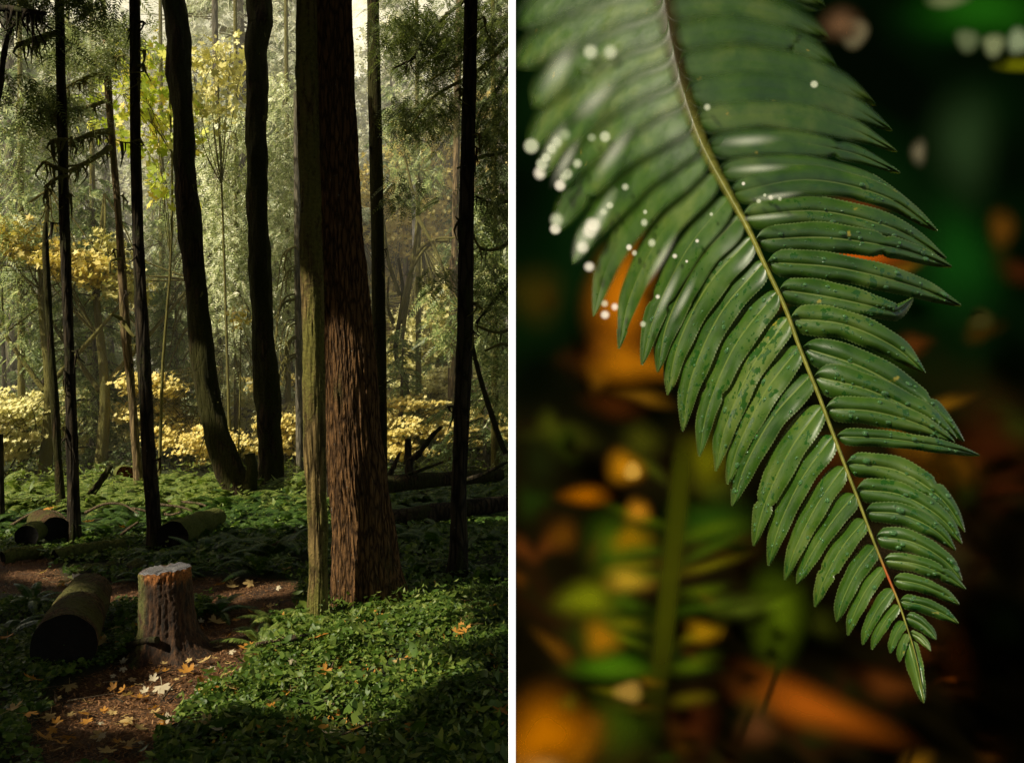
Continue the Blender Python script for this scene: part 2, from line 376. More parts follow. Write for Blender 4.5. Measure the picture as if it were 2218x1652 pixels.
def place_tree(meshes, name, loc, label, cat, group, rz=0, sc=1.0):
    e = empty(name, loc, label, cat, group, rz); e.scale = (sc,) * 3
    for nm, me in zip(('trunk', 'crown'), meshes):
        if me is None: continue
        o = bpy.data.objects.new(nm, me); COL.objects.link(o); o.parent = e
    return e
pale = [conifer_meshes(17, 3.0, 90, M['con_grey'], M['bark_far'], .04, 1.25, .32, s) for s in (1, 2)]
green = [conifer_meshes(15, 2.4, 80, M['con_green'], M['bark_far'], .03, 1.2, .3, s) for s in (5, 6)]
hazy = [conifer_meshes(24, 3.4, 90, M['con_haze'], M['bark_grey'], .05, 1.0, .3, s, leaf=.22) for s in (8, 9)]
small = [conifer_meshes(5.5, 1.3, 60, M['con_green'], M['bark_far'], .02, 1.5, .25, s, leaf=.09) for s in (12, 13)]
def T(px, Y): return ((px - CX) / F * Y, Y, -.05)
GP = 'conifers standing behind the clearing'
for i, (px, Y, sc) in enumerate([(520, 21, .95), (625, 23, 1.0), (420, 25, .75), (575, 28, 1.0)]):
    place_tree(pale[i % 2], 'conifer_tree', T(px, Y), ['pale green conifer with drooping sprays between the curved trunk and the knobbly trunk', 'pale green conifer filling the gap left of the twin front trunks',
        'pale green conifer behind the curved leaning trunk', 'tall pale conifer furthest back behind the knobbly trunk'][i], 'tree', GP, i * 1.3, sc)
for i, (px, Y, sc) in enumerate([(25, 19, .9), (95, 24, 1.0), (190, 21, .52), (1000, 24, .5), (1085, 21, .8), (850, 27, .8), (-80, 21, 1), (455, 18.5, .42), (1180, 24, 1), (1300, 20, .9)]):
    place_tree(green[i % 2], 'conifer_tree', T(px, Y), ['green conifer at the left edge behind the thin trunks', 'green conifer behind the short broken snag on the left', 'low dark green conifer between the two thin left trunks',
        'green conifer behind the right hand dark trunk', 'green conifer at the right edge of the clearing', 'green conifer seen between the big trunk and grey trunk',
        'green conifer beyond the left edge', 'low green conifer behind the curved trunk', 'green conifer further right behind the clearing', 'green conifer far right behind the clearing'][i], 'tree', GP, 2 + i * 1.9, sc)
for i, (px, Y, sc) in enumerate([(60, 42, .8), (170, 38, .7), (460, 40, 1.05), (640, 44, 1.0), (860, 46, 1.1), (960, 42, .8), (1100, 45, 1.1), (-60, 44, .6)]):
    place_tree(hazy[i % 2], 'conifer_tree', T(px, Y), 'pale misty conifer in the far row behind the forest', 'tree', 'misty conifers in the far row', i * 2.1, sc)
for i, (px, Y, sc) in enumerate([(205, 16.5, 1.0), (380, 17, .7), (1060, 16, .8), (870, 17, .5)]):
    place_tree(small[i % 2], 'young_conifer', T(px, Y), ['young dark conifer between the thin trunks left of the tawny trunk', 'young conifer behind the dotted dark trunk', 'young conifer at the right edge behind the dark trunk', 'small young conifer just right of the big red trunk'][i], 'tree', 'young conifers at the clearing edge', i, sc)

# ------------------------------------------------------------------ golden broadleaf trees / shrubs
def leafy(name, pts, n, size, mat, label, cat, group, spread, limbs, loc, outline=STAR, up=1.0, tilt=.5, layers=None, bark='limb'):
    """crown volume = blobs (x,y,z,rx,ry,rz) relative to loc"""
    e = empty(name, loc, label, cat, group)
    w = np.array([b[3] * b[4] * b[5] for b in pts]) ** .67; w /= w.sum()
    which = R.choice(len(pts), n, p=w); B = np.array(pts)[which]
    # clump leaves around random twig centres for gaps
    nc = max(12, n // spread); cw = R.choice(len(pts), nc, p=w); CB = np.array(pts)[cw]
    d = R.normal(size=(nc, 3)); d /= np.linalg.norm(d, axis=1)[:, None]; rr = R.random(nc)[:, None] ** .4
    cc = CB[:, :3] + d * rr * CB[:, 3:]
    pick = R.integers(0, nc, n)
    cs = np.array([.32, .32, .07]) if layers else np.array([.28, .28, .2])
    C = cc[pick] + R.normal(size=(n, 3)) * cs * size * 6
    C[:, 2] = np.maximum(C[:, 2], .05)
    X, Y, Zv = rand_frames(n, up * .8, tilt * 1.2, (-.45, -.7))      # leaves turn towards the light
    V, Fc = leaf_poly_block(outline, C, X, Y, Zv, size * R.uniform(.4, 1.25, n), .15)
    cb = MB(); cb.add(V, Fc); cb.build('crown', mat, e)
    tb = MB()
    for L in limbs: tube(tb, interp_path(L[0], 12), np.linspace(L[1], L[2], 12), 7)
    for c in cc[::3]:
        st = limbs[R.integers(0, len(limbs))][0]; s0 = np.array(st[R.integers(max(1, len(st) // 2), len(st))])
        mid = (s0 + c) / 2 + R.normal(size=3) * .08
        tube(tb, interp_path([s0, mid, c], 6), np.linspace(limbs[0][2] * .7, .004, 6), 4, False)
    tb.build('trunk', M[bark], e, smooth=True); return e
def shrub(px, Y, w, h, n, mat, label, group, size=.05):
    x, _, _ = T(px, Y); bl = []
    k = 9
    for i in range(k):
        zz = h * (.2 + .75 * R.random()); bl.append((R.uniform(-1, 1) * w * .45, R.uniform(-.6, .6), zz, w * .3, .5, .10 + .08 * h))
    limbs = [([(R.uniform(-.15, .15), 0, -.05), (R.uniform(-.3, .3) * w, 0, h * .5), (R.uniform(-.5, .5) * w, R.uniform(-.3, .3), h * .95)], .018, .006) for _ in range(5)]
    return leafy('vine_maple_shrub', bl, n, size, mat, label, 'shrub', group, 14, limbs, (x, Y, gz(x, Y)), STAR, 1.0, .28, True)
SG = 'yellow vine maple shrubs along the clearing'
for a in [(25, 15.2, 1.7, 1.5, 3200, 'gold_pale', 'yellow shrub at the left edge behind the fern bed'), (95, 17, 1.8, 1.5, 3000, 'gold_pale', 'yellow shrub behind the short snag'),
          (205, 18, 2.0, 1.6, 3000, 'gold_pale', 'yellow shrub between the two thin left trunks'), (395, 16, 2.0, 2.0, 5200, 'gold', 'wide yellow shrub left of the curved trunk'),
          (470, 18, 1.6, 1.3, 2600, 'gold_pale', 'yellow shrub half behind the curved trunk'), (640, 16.5, 1.4, 1.3, 3200, 'gold', 'golden shrub glowing left of the front green trunk'),
          (880, 17, 2.2, 1.3, 5200, 'gold', 'bright golden shrub right of the big trunk'), (945, 20, 3.4, 1.9, 5200, 'gold_pale', 'broad golden thicket in the bright clearing'),
          (1075, 18, 2.2, 1.3, 3200, 'gold_pale', 'pale yellow shrub at the right edge of the clearing'), (700, 20, 3, 1.8, 3000, 'gold', 'golden shrub hidden behind the big trunk'), (290, 19, 1.8, 1.2, 2200, 'gold_pale', 'small yellow shrub behind the tawny trunk')]:
    shrub(a[0], a[1], a[2], a[3], a[4], M[a[5]], a[6], SG)
def goldtree(px, Y, h, blobs, n, mat, label, size=.1):
    x, _, _ = T(px, Y)
    limbs = [([(0, 0, -.1), (.1, 0, h * .3), (-.1, .1, h * .65), (.1, 0, h)], .12, .03), ([(0, 0, h * .3), (.8, .2, h * .5), (1.6, .3, h * .7)], .05, .02), ([(0, 0, h * .3), (-.8, .2, h * .5), (-1.6, .3, h * .75)], .05, .02)]
    leafy('golden_maple', blobs, n, size, mat, label, 'tree', 'golden maples glowing behind the conifers', 16, limbs, (x, Y, -.05), STAR, 1.0, .6)
goldtree(975, 25, 9, [(0, 0, 3, 3, 1.2, 2.4), (-1.5, 0, 6, 2.4, 1.2, 2.2), (1, 0, 8.5, 1.6, 1, 1.8)], 13000, M['gold'], 'golden maple glowing behind the grey trunk on the right')
goldtree(880, 26, 9, [(0, 0, 3, 3, 1.2, 2.4), (.5, 0, 7, 2.0, 1, 2.5)], 9000, M['gold'], 'golden maple seen just right of the big trunk', .11)
goldtree(1090, 28, 7, [(0, 0, 3, 2.4, 1, 2.4)], 7000, M['gold_pale'], 'golden maple at the right edge of the clearing')
goldtree(120, 31, 8, [(-1.5, 0, 4.7, 2.2, 1, 1.6), (1, 0, 4.8, 2.2, 1, 1.6), (3, 0, 4.4, 1.6, 1, 1.4)], 9000, M['gold'], 'golden maple glowing behind the left trunks', .11)
goldtree(650, 30, 8, [(0, 0, 4.5, 1.6, 1, 2.6), (0, 0, 8, 1.6, 1, 1.6)], 5000, M['gold'], 'golden maple peeping out beside the front green trunk')

for i_, (px, Y, hh) in enumerate([(70, 40, 17), (270, 44, 19), (400, 38, 15), (560, 42, 18), (700, 40, 17), (850, 42, 18)]):
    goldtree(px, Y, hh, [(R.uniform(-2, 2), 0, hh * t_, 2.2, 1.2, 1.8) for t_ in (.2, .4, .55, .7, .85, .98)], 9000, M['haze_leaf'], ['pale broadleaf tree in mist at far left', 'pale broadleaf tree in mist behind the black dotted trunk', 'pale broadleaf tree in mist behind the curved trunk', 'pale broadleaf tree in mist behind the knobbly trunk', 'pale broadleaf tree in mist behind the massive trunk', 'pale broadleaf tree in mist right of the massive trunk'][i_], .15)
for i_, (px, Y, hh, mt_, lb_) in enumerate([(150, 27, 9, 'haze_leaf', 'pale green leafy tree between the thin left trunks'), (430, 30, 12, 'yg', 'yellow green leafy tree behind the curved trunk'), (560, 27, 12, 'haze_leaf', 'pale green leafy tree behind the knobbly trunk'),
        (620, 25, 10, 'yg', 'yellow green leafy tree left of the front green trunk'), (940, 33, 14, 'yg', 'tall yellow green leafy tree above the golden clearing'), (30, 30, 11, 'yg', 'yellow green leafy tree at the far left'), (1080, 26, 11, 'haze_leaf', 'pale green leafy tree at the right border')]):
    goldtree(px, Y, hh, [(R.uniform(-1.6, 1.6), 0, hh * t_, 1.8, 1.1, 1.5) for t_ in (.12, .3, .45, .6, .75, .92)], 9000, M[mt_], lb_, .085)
# lime green maple boughs, upper left
def mp(px, py, Y, Y0, x0): a = at(px, py, Y); return (a[0] - x0, a[1] - Y0, a[2])
x0, Y0, _ = T(340, 14.5)
def blob(px, py, Y, rx, rz): a = at(px, py, Y); return (a[0] - x0, a[1] - Y0, a[2], rx / F * Y, .5, rz / F * Y)
bl = [blob(270, 175, 14, 35, 28), blob(330, 130, 14.5, 40, 45), blob(345, 215, 14.5, 30, 40), blob(330, 310, 14.5, 25, 40), blob(345, 400, 14.2, 25, 45), blob(255, 270, 14, 18, 18), blob(380, 260, 15, 22, 90)]
lm = [([mp(345, 1040, 14.5, Y0, x0), mp(352, 800, 14.5, Y0, x0), mp(370, 560, 14.5, Y0, x0), mp(372, 330, 14.5, Y0, x0), mp(360, 100, 14.5, Y0, x0)], .03, .012),
      ([mp(372, 330, 14.5, Y0, x0), mp(330, 270, 14.3, Y0, x0), mp(265, 200, 14, Y0, x0)], .012, .005)]
leafy('bigleaf_maple', bl, 620, .135, M['lime'], 'lime green maple with big lobed leaves hanging beside the thin dark trunk', 'tree', 'maples with large leaves', 9, lm, (x0, Y0, 0), MAPLE, .5, .9)
x0, Y0, _ = T(480, 15.5)
bl = [blob(440, 130, 15, 30, 40), blob(490, 170, 15.5, 45, 40), blob(470, 240, 15.5, 30, 25), blob(520, 110, 15.5, 20, 25), blob(430, 210, 15, 22, 50)]
lm = [([mp(500, 1040, 15.5, Y0, x0), mp(490, 700, 15.5, Y0, x0), mp(480, 400, 15.5, Y0, x0), mp(470, 120, 15.5, Y0, x0)], .03, .012)]
leafy('bigleaf_maple', bl, 480, .115, M['gold_pale'], 'yellow leaved maple between the curved trunk and the knobbly trunk', 'tree', 'maples with large leaves', 9, lm, (x0, Y0, 0), MAPLE, .5, .9)
x0, Y0, _ = T(522, 13.5)
bl = [blob(520, 690, 13.5, 22, 25)]
leafy('bigleaf_maple', bl, 70, .06, M['gold'], 'small sprig of yellow maple leaves left of the knobbly trunk', 'tree', 'maples with large leaves', 9,
      [([mp(515, 1050, 13.5, Y0, x0), mp(520, 850, 13.5, Y0, x0), mp(522, 690, 13.5, Y0, x0)], .015, .006)], (x0, Y0, 0), MAPLE, .5, .9)

# ------------------------------------------------------------------ FOREGROUND TRUNKS
def trunk(name, L, Y, mat, label, cat='tree', group=None, lump=0.0, ridge=0.0, seg=28, n=160, flare=0.0, top=9.5, baseY=None, ls=3.0, parent_name='trunk', rs=26.0, thing=None):
    """L: list of (xl, xr, y) silhouette rows in plate units, top to bottom"""
    L = sorted(L, key=lambda r: r[2])
    rows = np.array(L, float)
    cx = (rows[:, 0] + rows[:, 1]) / 2; hw = (rows[:, 1] - rows[:, 0]) / 2
    P = np.array([at(c, y, Y) for c, y in zip(cx, rows[:, 2])]); rad = hw / F * Y
    if top and P[0, 2] < top:
        d = (P[0] - P[1]) / (P[0, 2] - P[1, 2]); ztop = top
        P = np.vstack([P[0] + d * (ztop - P[0, 2]), P]); rad = np.concatenate([[rad[0] * .8], rad])
    zb = P[-1, 2]
    if flare >= 0 and zb > -.15 and zb < .35:
        P = np.vstack([P, [P[-1, 0], Y, -.12]]); rad = np.append(rad, rad[-1] * 1.05)
    Pi = interp_path(P, n)
    s = np.linspace(0, len(rad) - 1, n); ri = np.interp(s, np.arange(len(rad)), rad)
    Tn, A, B = frames(Pi); th = np.linspace(0, 2 * PI, seg, endpoint=False)
    V = np.zeros((n, seg, 3))
    for i in range(n):
        z = Pi[i, 2]; fl = flare * math.exp(-max(z, 0) / .28) if flare > 0 else 0
        for j in range(seg):
            dx, dy = math.cos(th[j]), math.sin(th[j])
            r = ri[i]
            if lump: r *= 1 + lump * mn.noise(Vector((dx * .9, dy * .9, z * ls + P[0, 0] * 7))) + lump * .5 * mn.noise(Vector((dx * 2.2, dy * 2.2, z * ls * 2.4)))
            if ridge:
                q = mn.noise(Vector((dx * rs * .16, dy * rs * .16, z * 1.7))) * .5
                rdg = abs(mn.noise(Vector((dx * rs * .42 + q, dy * rs * .42, z * 1.0 + 3)))); r += ridge * (min(rdg * 4.5, 1) - .8) + ridge * .6 * mn.noise(Vector((dx * 11, dy * 11, z * 7))) + ridge * .45 * mn.noise(Vector((dx * 26, dy * 26, z * 20)))
            if fl: r *= 1 + fl * (.55 + .75 * mn.noise(Vector((dx * 1.6, dy * 1.6, 3.3))) + .55 * abs(math.sin(th[j] * 2.5 + 1.2)) ** 2)
            V[i, j] = Pi[i] + r * (dx * A[i] + dy * B[i])
    mb = MB(); mb.add(V.reshape(-1, 3), grid_faces(n, seg, True))
    for k in (0, n - 1): mb.add(np.vstack([V[k], V[k].mean(0)]), np.array([[i, (i + 1) % seg, seg] for i in range(seg)]))
    base = (float(Pi[-1, 0]), float(Y), 0.0)
    e = thing if thing is not None else empty(name, base, label, cat, group)
    mb.build(parent_name, mat, e, smooth=True, origin=base)
    return e, base, P
FG = 'dark trunks of the foreground forest'
trees = []
def tr(*a, **k):
    r = trunk(*a, **k); trees.append(r); return r
big = tr('red_bark_tree', [(678, 760, 0), (684, 770, 250), (688, 783, 480), (694, 799, 640), (700, 815, 800), (706, 825, 950), (717, 842, 1080), (725, 855, 1180), (730, 864, 1250), (730, 870, 1300)], 6.2,
         M['bark_red'], 'massive straight trunk with furrowed red bark and flared base, thickest in the wood', 'tree', FG, lump=.05, ridge=.013, seg=300, n=600, flare=.30)
tr('mossy_tree', [(642, 686, 0), (641, 688, 150), (650, 694, 420), (650, 698, 560), (656, 702, 700), (657, 705, 950), (664, 706, 1050), (668, 709, 1150), (670, 708, 1250), (667, 709, 1335)], 5.75,
   M['bark_green'], 'slender green mossy trunk standing in front of the massive red trunk', 'tree', FG, lump=.10, ridge=.006, seg=90, n=260, flare=.12, ls=4)
tr('leaning_tree', [(352, 398, 0), (362, 410, 90), (362, 413, 160), (372, 418, 230), (378, 420, 330), (384, 434, 460), (396, 442, 560), (410, 456, 680), (418, 468, 790), (432, 482, 880), (448, 502, 960), (466, 535, 1020), (488, 558, 1062), (508, 560, 1085)],
   11.7, M['bark_moss'], 'curved trunk leaning left, bulging with moss and sweeping out at its foot', 'tree', FG, lump=.30, seg=48, n=260, flare=0, ls=1.5)
tr('knobbly_tree', [(535, 588, 0), (540, 587, 60), (532, 576, 110), (536, 579, 200), (531, 576, 260), (533, 580, 340), (537, 580, 460), (540, 584, 560), (543, 590, 680), (550, 600, 790), (556, 606, 900), (560, 610, 990), (558, 612, 1072)],
   12.3, M['bark_moss'], 'upright knobbly mossy trunk right beside the curved one', 'tree', FG, lump=.28, seg=48, n=240, flare=.1, ls=1.9)
tr('dark_tree', [(281, 303, 0), (283, 304, 300), (287, 310, 500), (293, 320, 680), (302, 330, 870), (308, 336, 980), (315, 344, 1080), (320, 348, 1140), (318, 352, 1187)], 8.1,
   M['bark_dark'], 'thin black trunk dotted with lichen behind the cut stump', 'tree', FG, lump=.09, ridge=.003, seg=48, n=240, flare=.15)
tr('dark_tree', [(119, 138, 0), (122, 141, 130), (126, 147, 350), (132, 152, 560), (140, 160, 760), (144, 168, 960), (148, 172, 1080), (148, 176, 1172)], 8.6,
   M['bark_dark'], 'thin dark trunk with mossy side branches standing by the two small cut logs', 'tree', FG, lump=.10, ridge=.003, seg=48, n=240, flare=.15)
tr('tawny_tree', [(222, 232, 60), (226, 241, 180), (238, 252, 330), (250, 264, 470), (256, 274, 600), (264, 284, 740), (278, 294, 860), (286, 304, 980), (292, 312, 1066)], 12.7,
   M['bark_tan'], 'slim tawny trunk left of the lichen dotted black trunk', 'tree', FG, lump=.10, seg=24, n=160, flare=.1)
tr('straight_tree', [(795, 821, 0), (796, 824, 150), (800, 829, 350), (804, 832, 520), (806, 836, 700), (808, 838, 900), (810, 840, 1062)], 12.9,
   M['bark_moss'], 'straight olive trunk just right of the massive red trunk', 'tree', FG, lump=.06, seg=30, n=120)
tr('dark_tree', [(1006, 1035, 0), (1002, 1032, 170), (996, 1027, 400), (992, 1026, 580), (988, 1024, 760), (984, 1018, 880), (980, 1012, 1000), (976, 1010, 1120), (974, 1012, 1200), (966, 1012, 1252)], 6.95,
   M['bark_dark'], 'black trunk with pale flecks near the right edge of the forest', 'tree', FG, lump=.09, ridge=.004, seg=70, n=260, flare=.2)
tr('thin_tree', [(702, 714, 500), (704, 718, 900), (708, 722, 1090)], 11.0, M['bark_dark'], 'narrow black trunk squeezed between the green trunk and the massive red one', 'tree', FG, lump=.05, seg=18, n=60)
tr('thin_tree', [(-8, 6, 940), (-8, 8, 1040), (-9, 10, 1125)], 9.6, M['bark_dark'], 'dark trunk stub cut off by the left edge', 'tree', FG, lump=.05, seg=18, n=60, top=0)
sn = trunk('snag', [(95, 102, 482), (92, 105, 520), (95, 110, 620), (104, 118, 760), (110, 128, 880), (118, 134, 1000), (122, 144, 1106)], 10.7, M['bark_moss'], 'short broken snag with a pointed top at the left', 'snag', None, lump=.1, seg=20, n=90, top=0)
BG = 'slim trunks in the background'
for xl, xr, y0, xl2, xr2, y1, Y, mt, lab in [
    (219, 231, 100, 233, 250, 950, 24, 'bark_grey', 'grey misty trunk behind the slim tawny trunk'), (890, 908, 380, 902, 921, 885, 22, 'bark_grey', 'pale grey trunk in the golden clearing'),
    (974, 988, 560, 968, 984, 965, 19, 'bark_tan', 'sunlit tan trunk hugging the right black trunk'), (872, 884, 560, 882, 894, 868, 21, 'bark_dark', 'dark trunk touching the pale grey one'),
    (985, 1000, 120, 975, 990, 700, 18, 'bark_tan', 'brown trunk half hidden behind the right black trunk'), (40, 48, 100, 56, 68, 960, 22, 'bark_far', 'dim trunk in the left background behind the snag'),
    (8, 18, 230, 30, 44, 930, 21, 'bark_far', 'dim trunk near the left edge in the background'), (-3, 4, 560, 10, 20, 985, 18, 'bark_dark', 'dark slim trunk at the left edge'),
    (60, 72, 640, 62, 80, 980, 20, 'bark_far', 'brown trunk left of the snag'), (455, 468, 540, 462, 476, 800, 24, 'bark_far', 'dim trunk right of the curved trunk'),
    (484, 496, 540, 500, 514, 1000, 23, 'bark_far', 'dim trunk between curved trunk and knobbly trunk'), (620, 632, 700, 628, 640, 930, 22, 'bark_far', 'dim trunk left of the front green trunk'),
    (88, 100, 700, 88, 104, 985, 17, 'bark_dark', 'black trunk directly behind the snag'), (230, 242, 560, 236, 252, 980, 20, 'bark_dark', 'dark trunk behind the tawny trunk'),
    (1018, 1024, 760, 1020, 1027, 980, 19, 'bark_tan', 'thin tan trunk just right of the right black trunk'), (1096, 1106, 470, 1096, 1106, 700, 19, 'bark_grey', 'grey trunk at the right border of the forest')]:
    zb = HY + F * EYE / Y; yb = max(y1, zb - 3)
    k = (yb - y0) / (y1 - y0)
    trunk('slender_tree', [(xl, xr, y0), ((xl + xl2) / 2, (xr + xr2) / 2, (y0 + y1) / 2), (xl2, xr2, y1), (xl + (xl2 - xl) * k, xr + (xr2 - xr) * k, yb + 1)], Y, M[mt], lab, 'tree', BG, lump=.10, seg=14, n=60, top=12 if y0 < 300 else 0)
# stub at the foot of the curved trunk
def limb_part(e, pts, r0, r1, mat='limb', name='branch', lump=.25, hang=0, seed=0):
    base = np.array(e.location)
    P = interp_path([at(*p) for p in pts], 26); rr = np.linspace(r0, r1, 26) * (1 + lump * np.array([mn.noise(Vector((p[0] * 9, p[1] * 9, p[2] * 9 + seed))) for p in P]))
    mb = MB(); tube(mb, P, rr, 10)
    if hang:
        for k in range(hang):
            p = P[R.integers(3, 25)]; ln = R.uniform(.05, .28)
            q = np.array([p, p + [R.normal() * .03, R.normal() * .03, -ln * .5], p + [R.normal() * .05, R.normal() * .04, -ln]])
            tube(mb, interp_path(q, 5), np.linspace(R.uniform(.008, .02), .003, 5), 5, False)
    return mb.build(name, M[mat], e, smooth=True, origin=base)
lean = trees[2][0]; o_ = limb_part(lean, [(540, 1060, 11.6), (546, 1020, 11.5), (541, 982, 11.5)], .10, .07, 'bark_moss', 'stub')
# mossy side branches of the thin dark trunk at left and of the tawny trunk
dt = trees[5][0]; tw = trees[6][0]
for i, (pts, r0, r1, hg) in enumerate([
    ([(122, 72, 8.6), (80, 84, 8.5), (38, 98, 8.4)], .028, .022, 16), ([(140, 248, 8.7), (110, 242, 8.7), (86, 238, 8.8)], .016, .02, 10), ([(142, 304, 8.6), (128, 302, 8.5), (110, 306, 8.5)], .02, .015, 12),
    ([(146, 372, 8.6), (118, 362, 8.5), (96, 352, 8.5), (84, 364, 8.5)], .026, .01, 8), ([(146, 380, 8.6), (120, 388, 8.5), (105, 400, 8.5), (98, 430, 8.5)], .02, .008, 14)]):
    limb_part(dt, pts, r0, r1, hang=hg, seed=i)
for i, (pts, r0, r1, hg) in enumerate([
    ([(228, 152, 12.6), (190, 168, 12.3), (142, 190, 12)], .03, .022, 20), ([(232, 218, 12.6), (190, 232, 12.3), (140, 240, 12)], .028, .03, 10), ([(240, 284, 12.6), (200, 290, 12.3), (150, 312, 12.1)], .045, .03, 34),
    ([(240, 318, 12.6), (200, 345, 12.3), (150, 372, 12)], .04, .03, 12), ([(250, 128, 12.6), (245, 125, 12.3), (272, 120, 12)], .03, .01, 6), ([(262, 560, 12.6), (240, 566, 12.4), (238, 590, 12.3)], .02, .015, 0),
    ([(268, 700, 12.6), (282, 720, 12.4), (292, 730, 12.3)], .03, .02, 0), ([(262, 690, 12.6), (240, 680, 12.4)], .03, .015, 0)]):
    limb_part(tw, pts, r0, r1, hang=hg, seed=i + 20)
for ti, (xm, ys, Yt, e_) in enumerate([(None, (20, 1000), 8.1, trees[4]), (None, (20, 1000), 8.6, trees[5]), (None, (20, 1000), 6.95, trees[8]), (None, (40, 900), 12.9, trees[7]), (None, (60, 950), 11.7, trees[2]), (None, (60, 950), 12.3, trees[3]), (None, (100, 900), 12.7, trees[6])]):
    Pt_ = e_[2]
    for q_ in range(9):
        yq = R.uniform(*ys); zq = EYE - (yq - HY) / F * Yt; xq = np.interp(-zq, -Pt_[:, 2], Pt_[:, 0]); pxq = xq / Yt * F + CX; sg_ = R.choice([-1, 1]); ln_ = R.uniform(14, 34) * (8.5 / Yt) * (1.5 if q_ < 2 else .75)
        limb_part(e_[0], [(pxq, yq, Yt), (pxq + sg_ * ln_ * .6, yq - R.uniform(-4, 8), Yt - .05), (pxq + sg_ * ln_, yq + R.uniform(-10, 10), Yt - .1)], R.uniform(.008, .018), .004, 'bark_dark' if q_ % 2 else 'limb', 'branch', hang=2, seed=ti * 9 + q_)
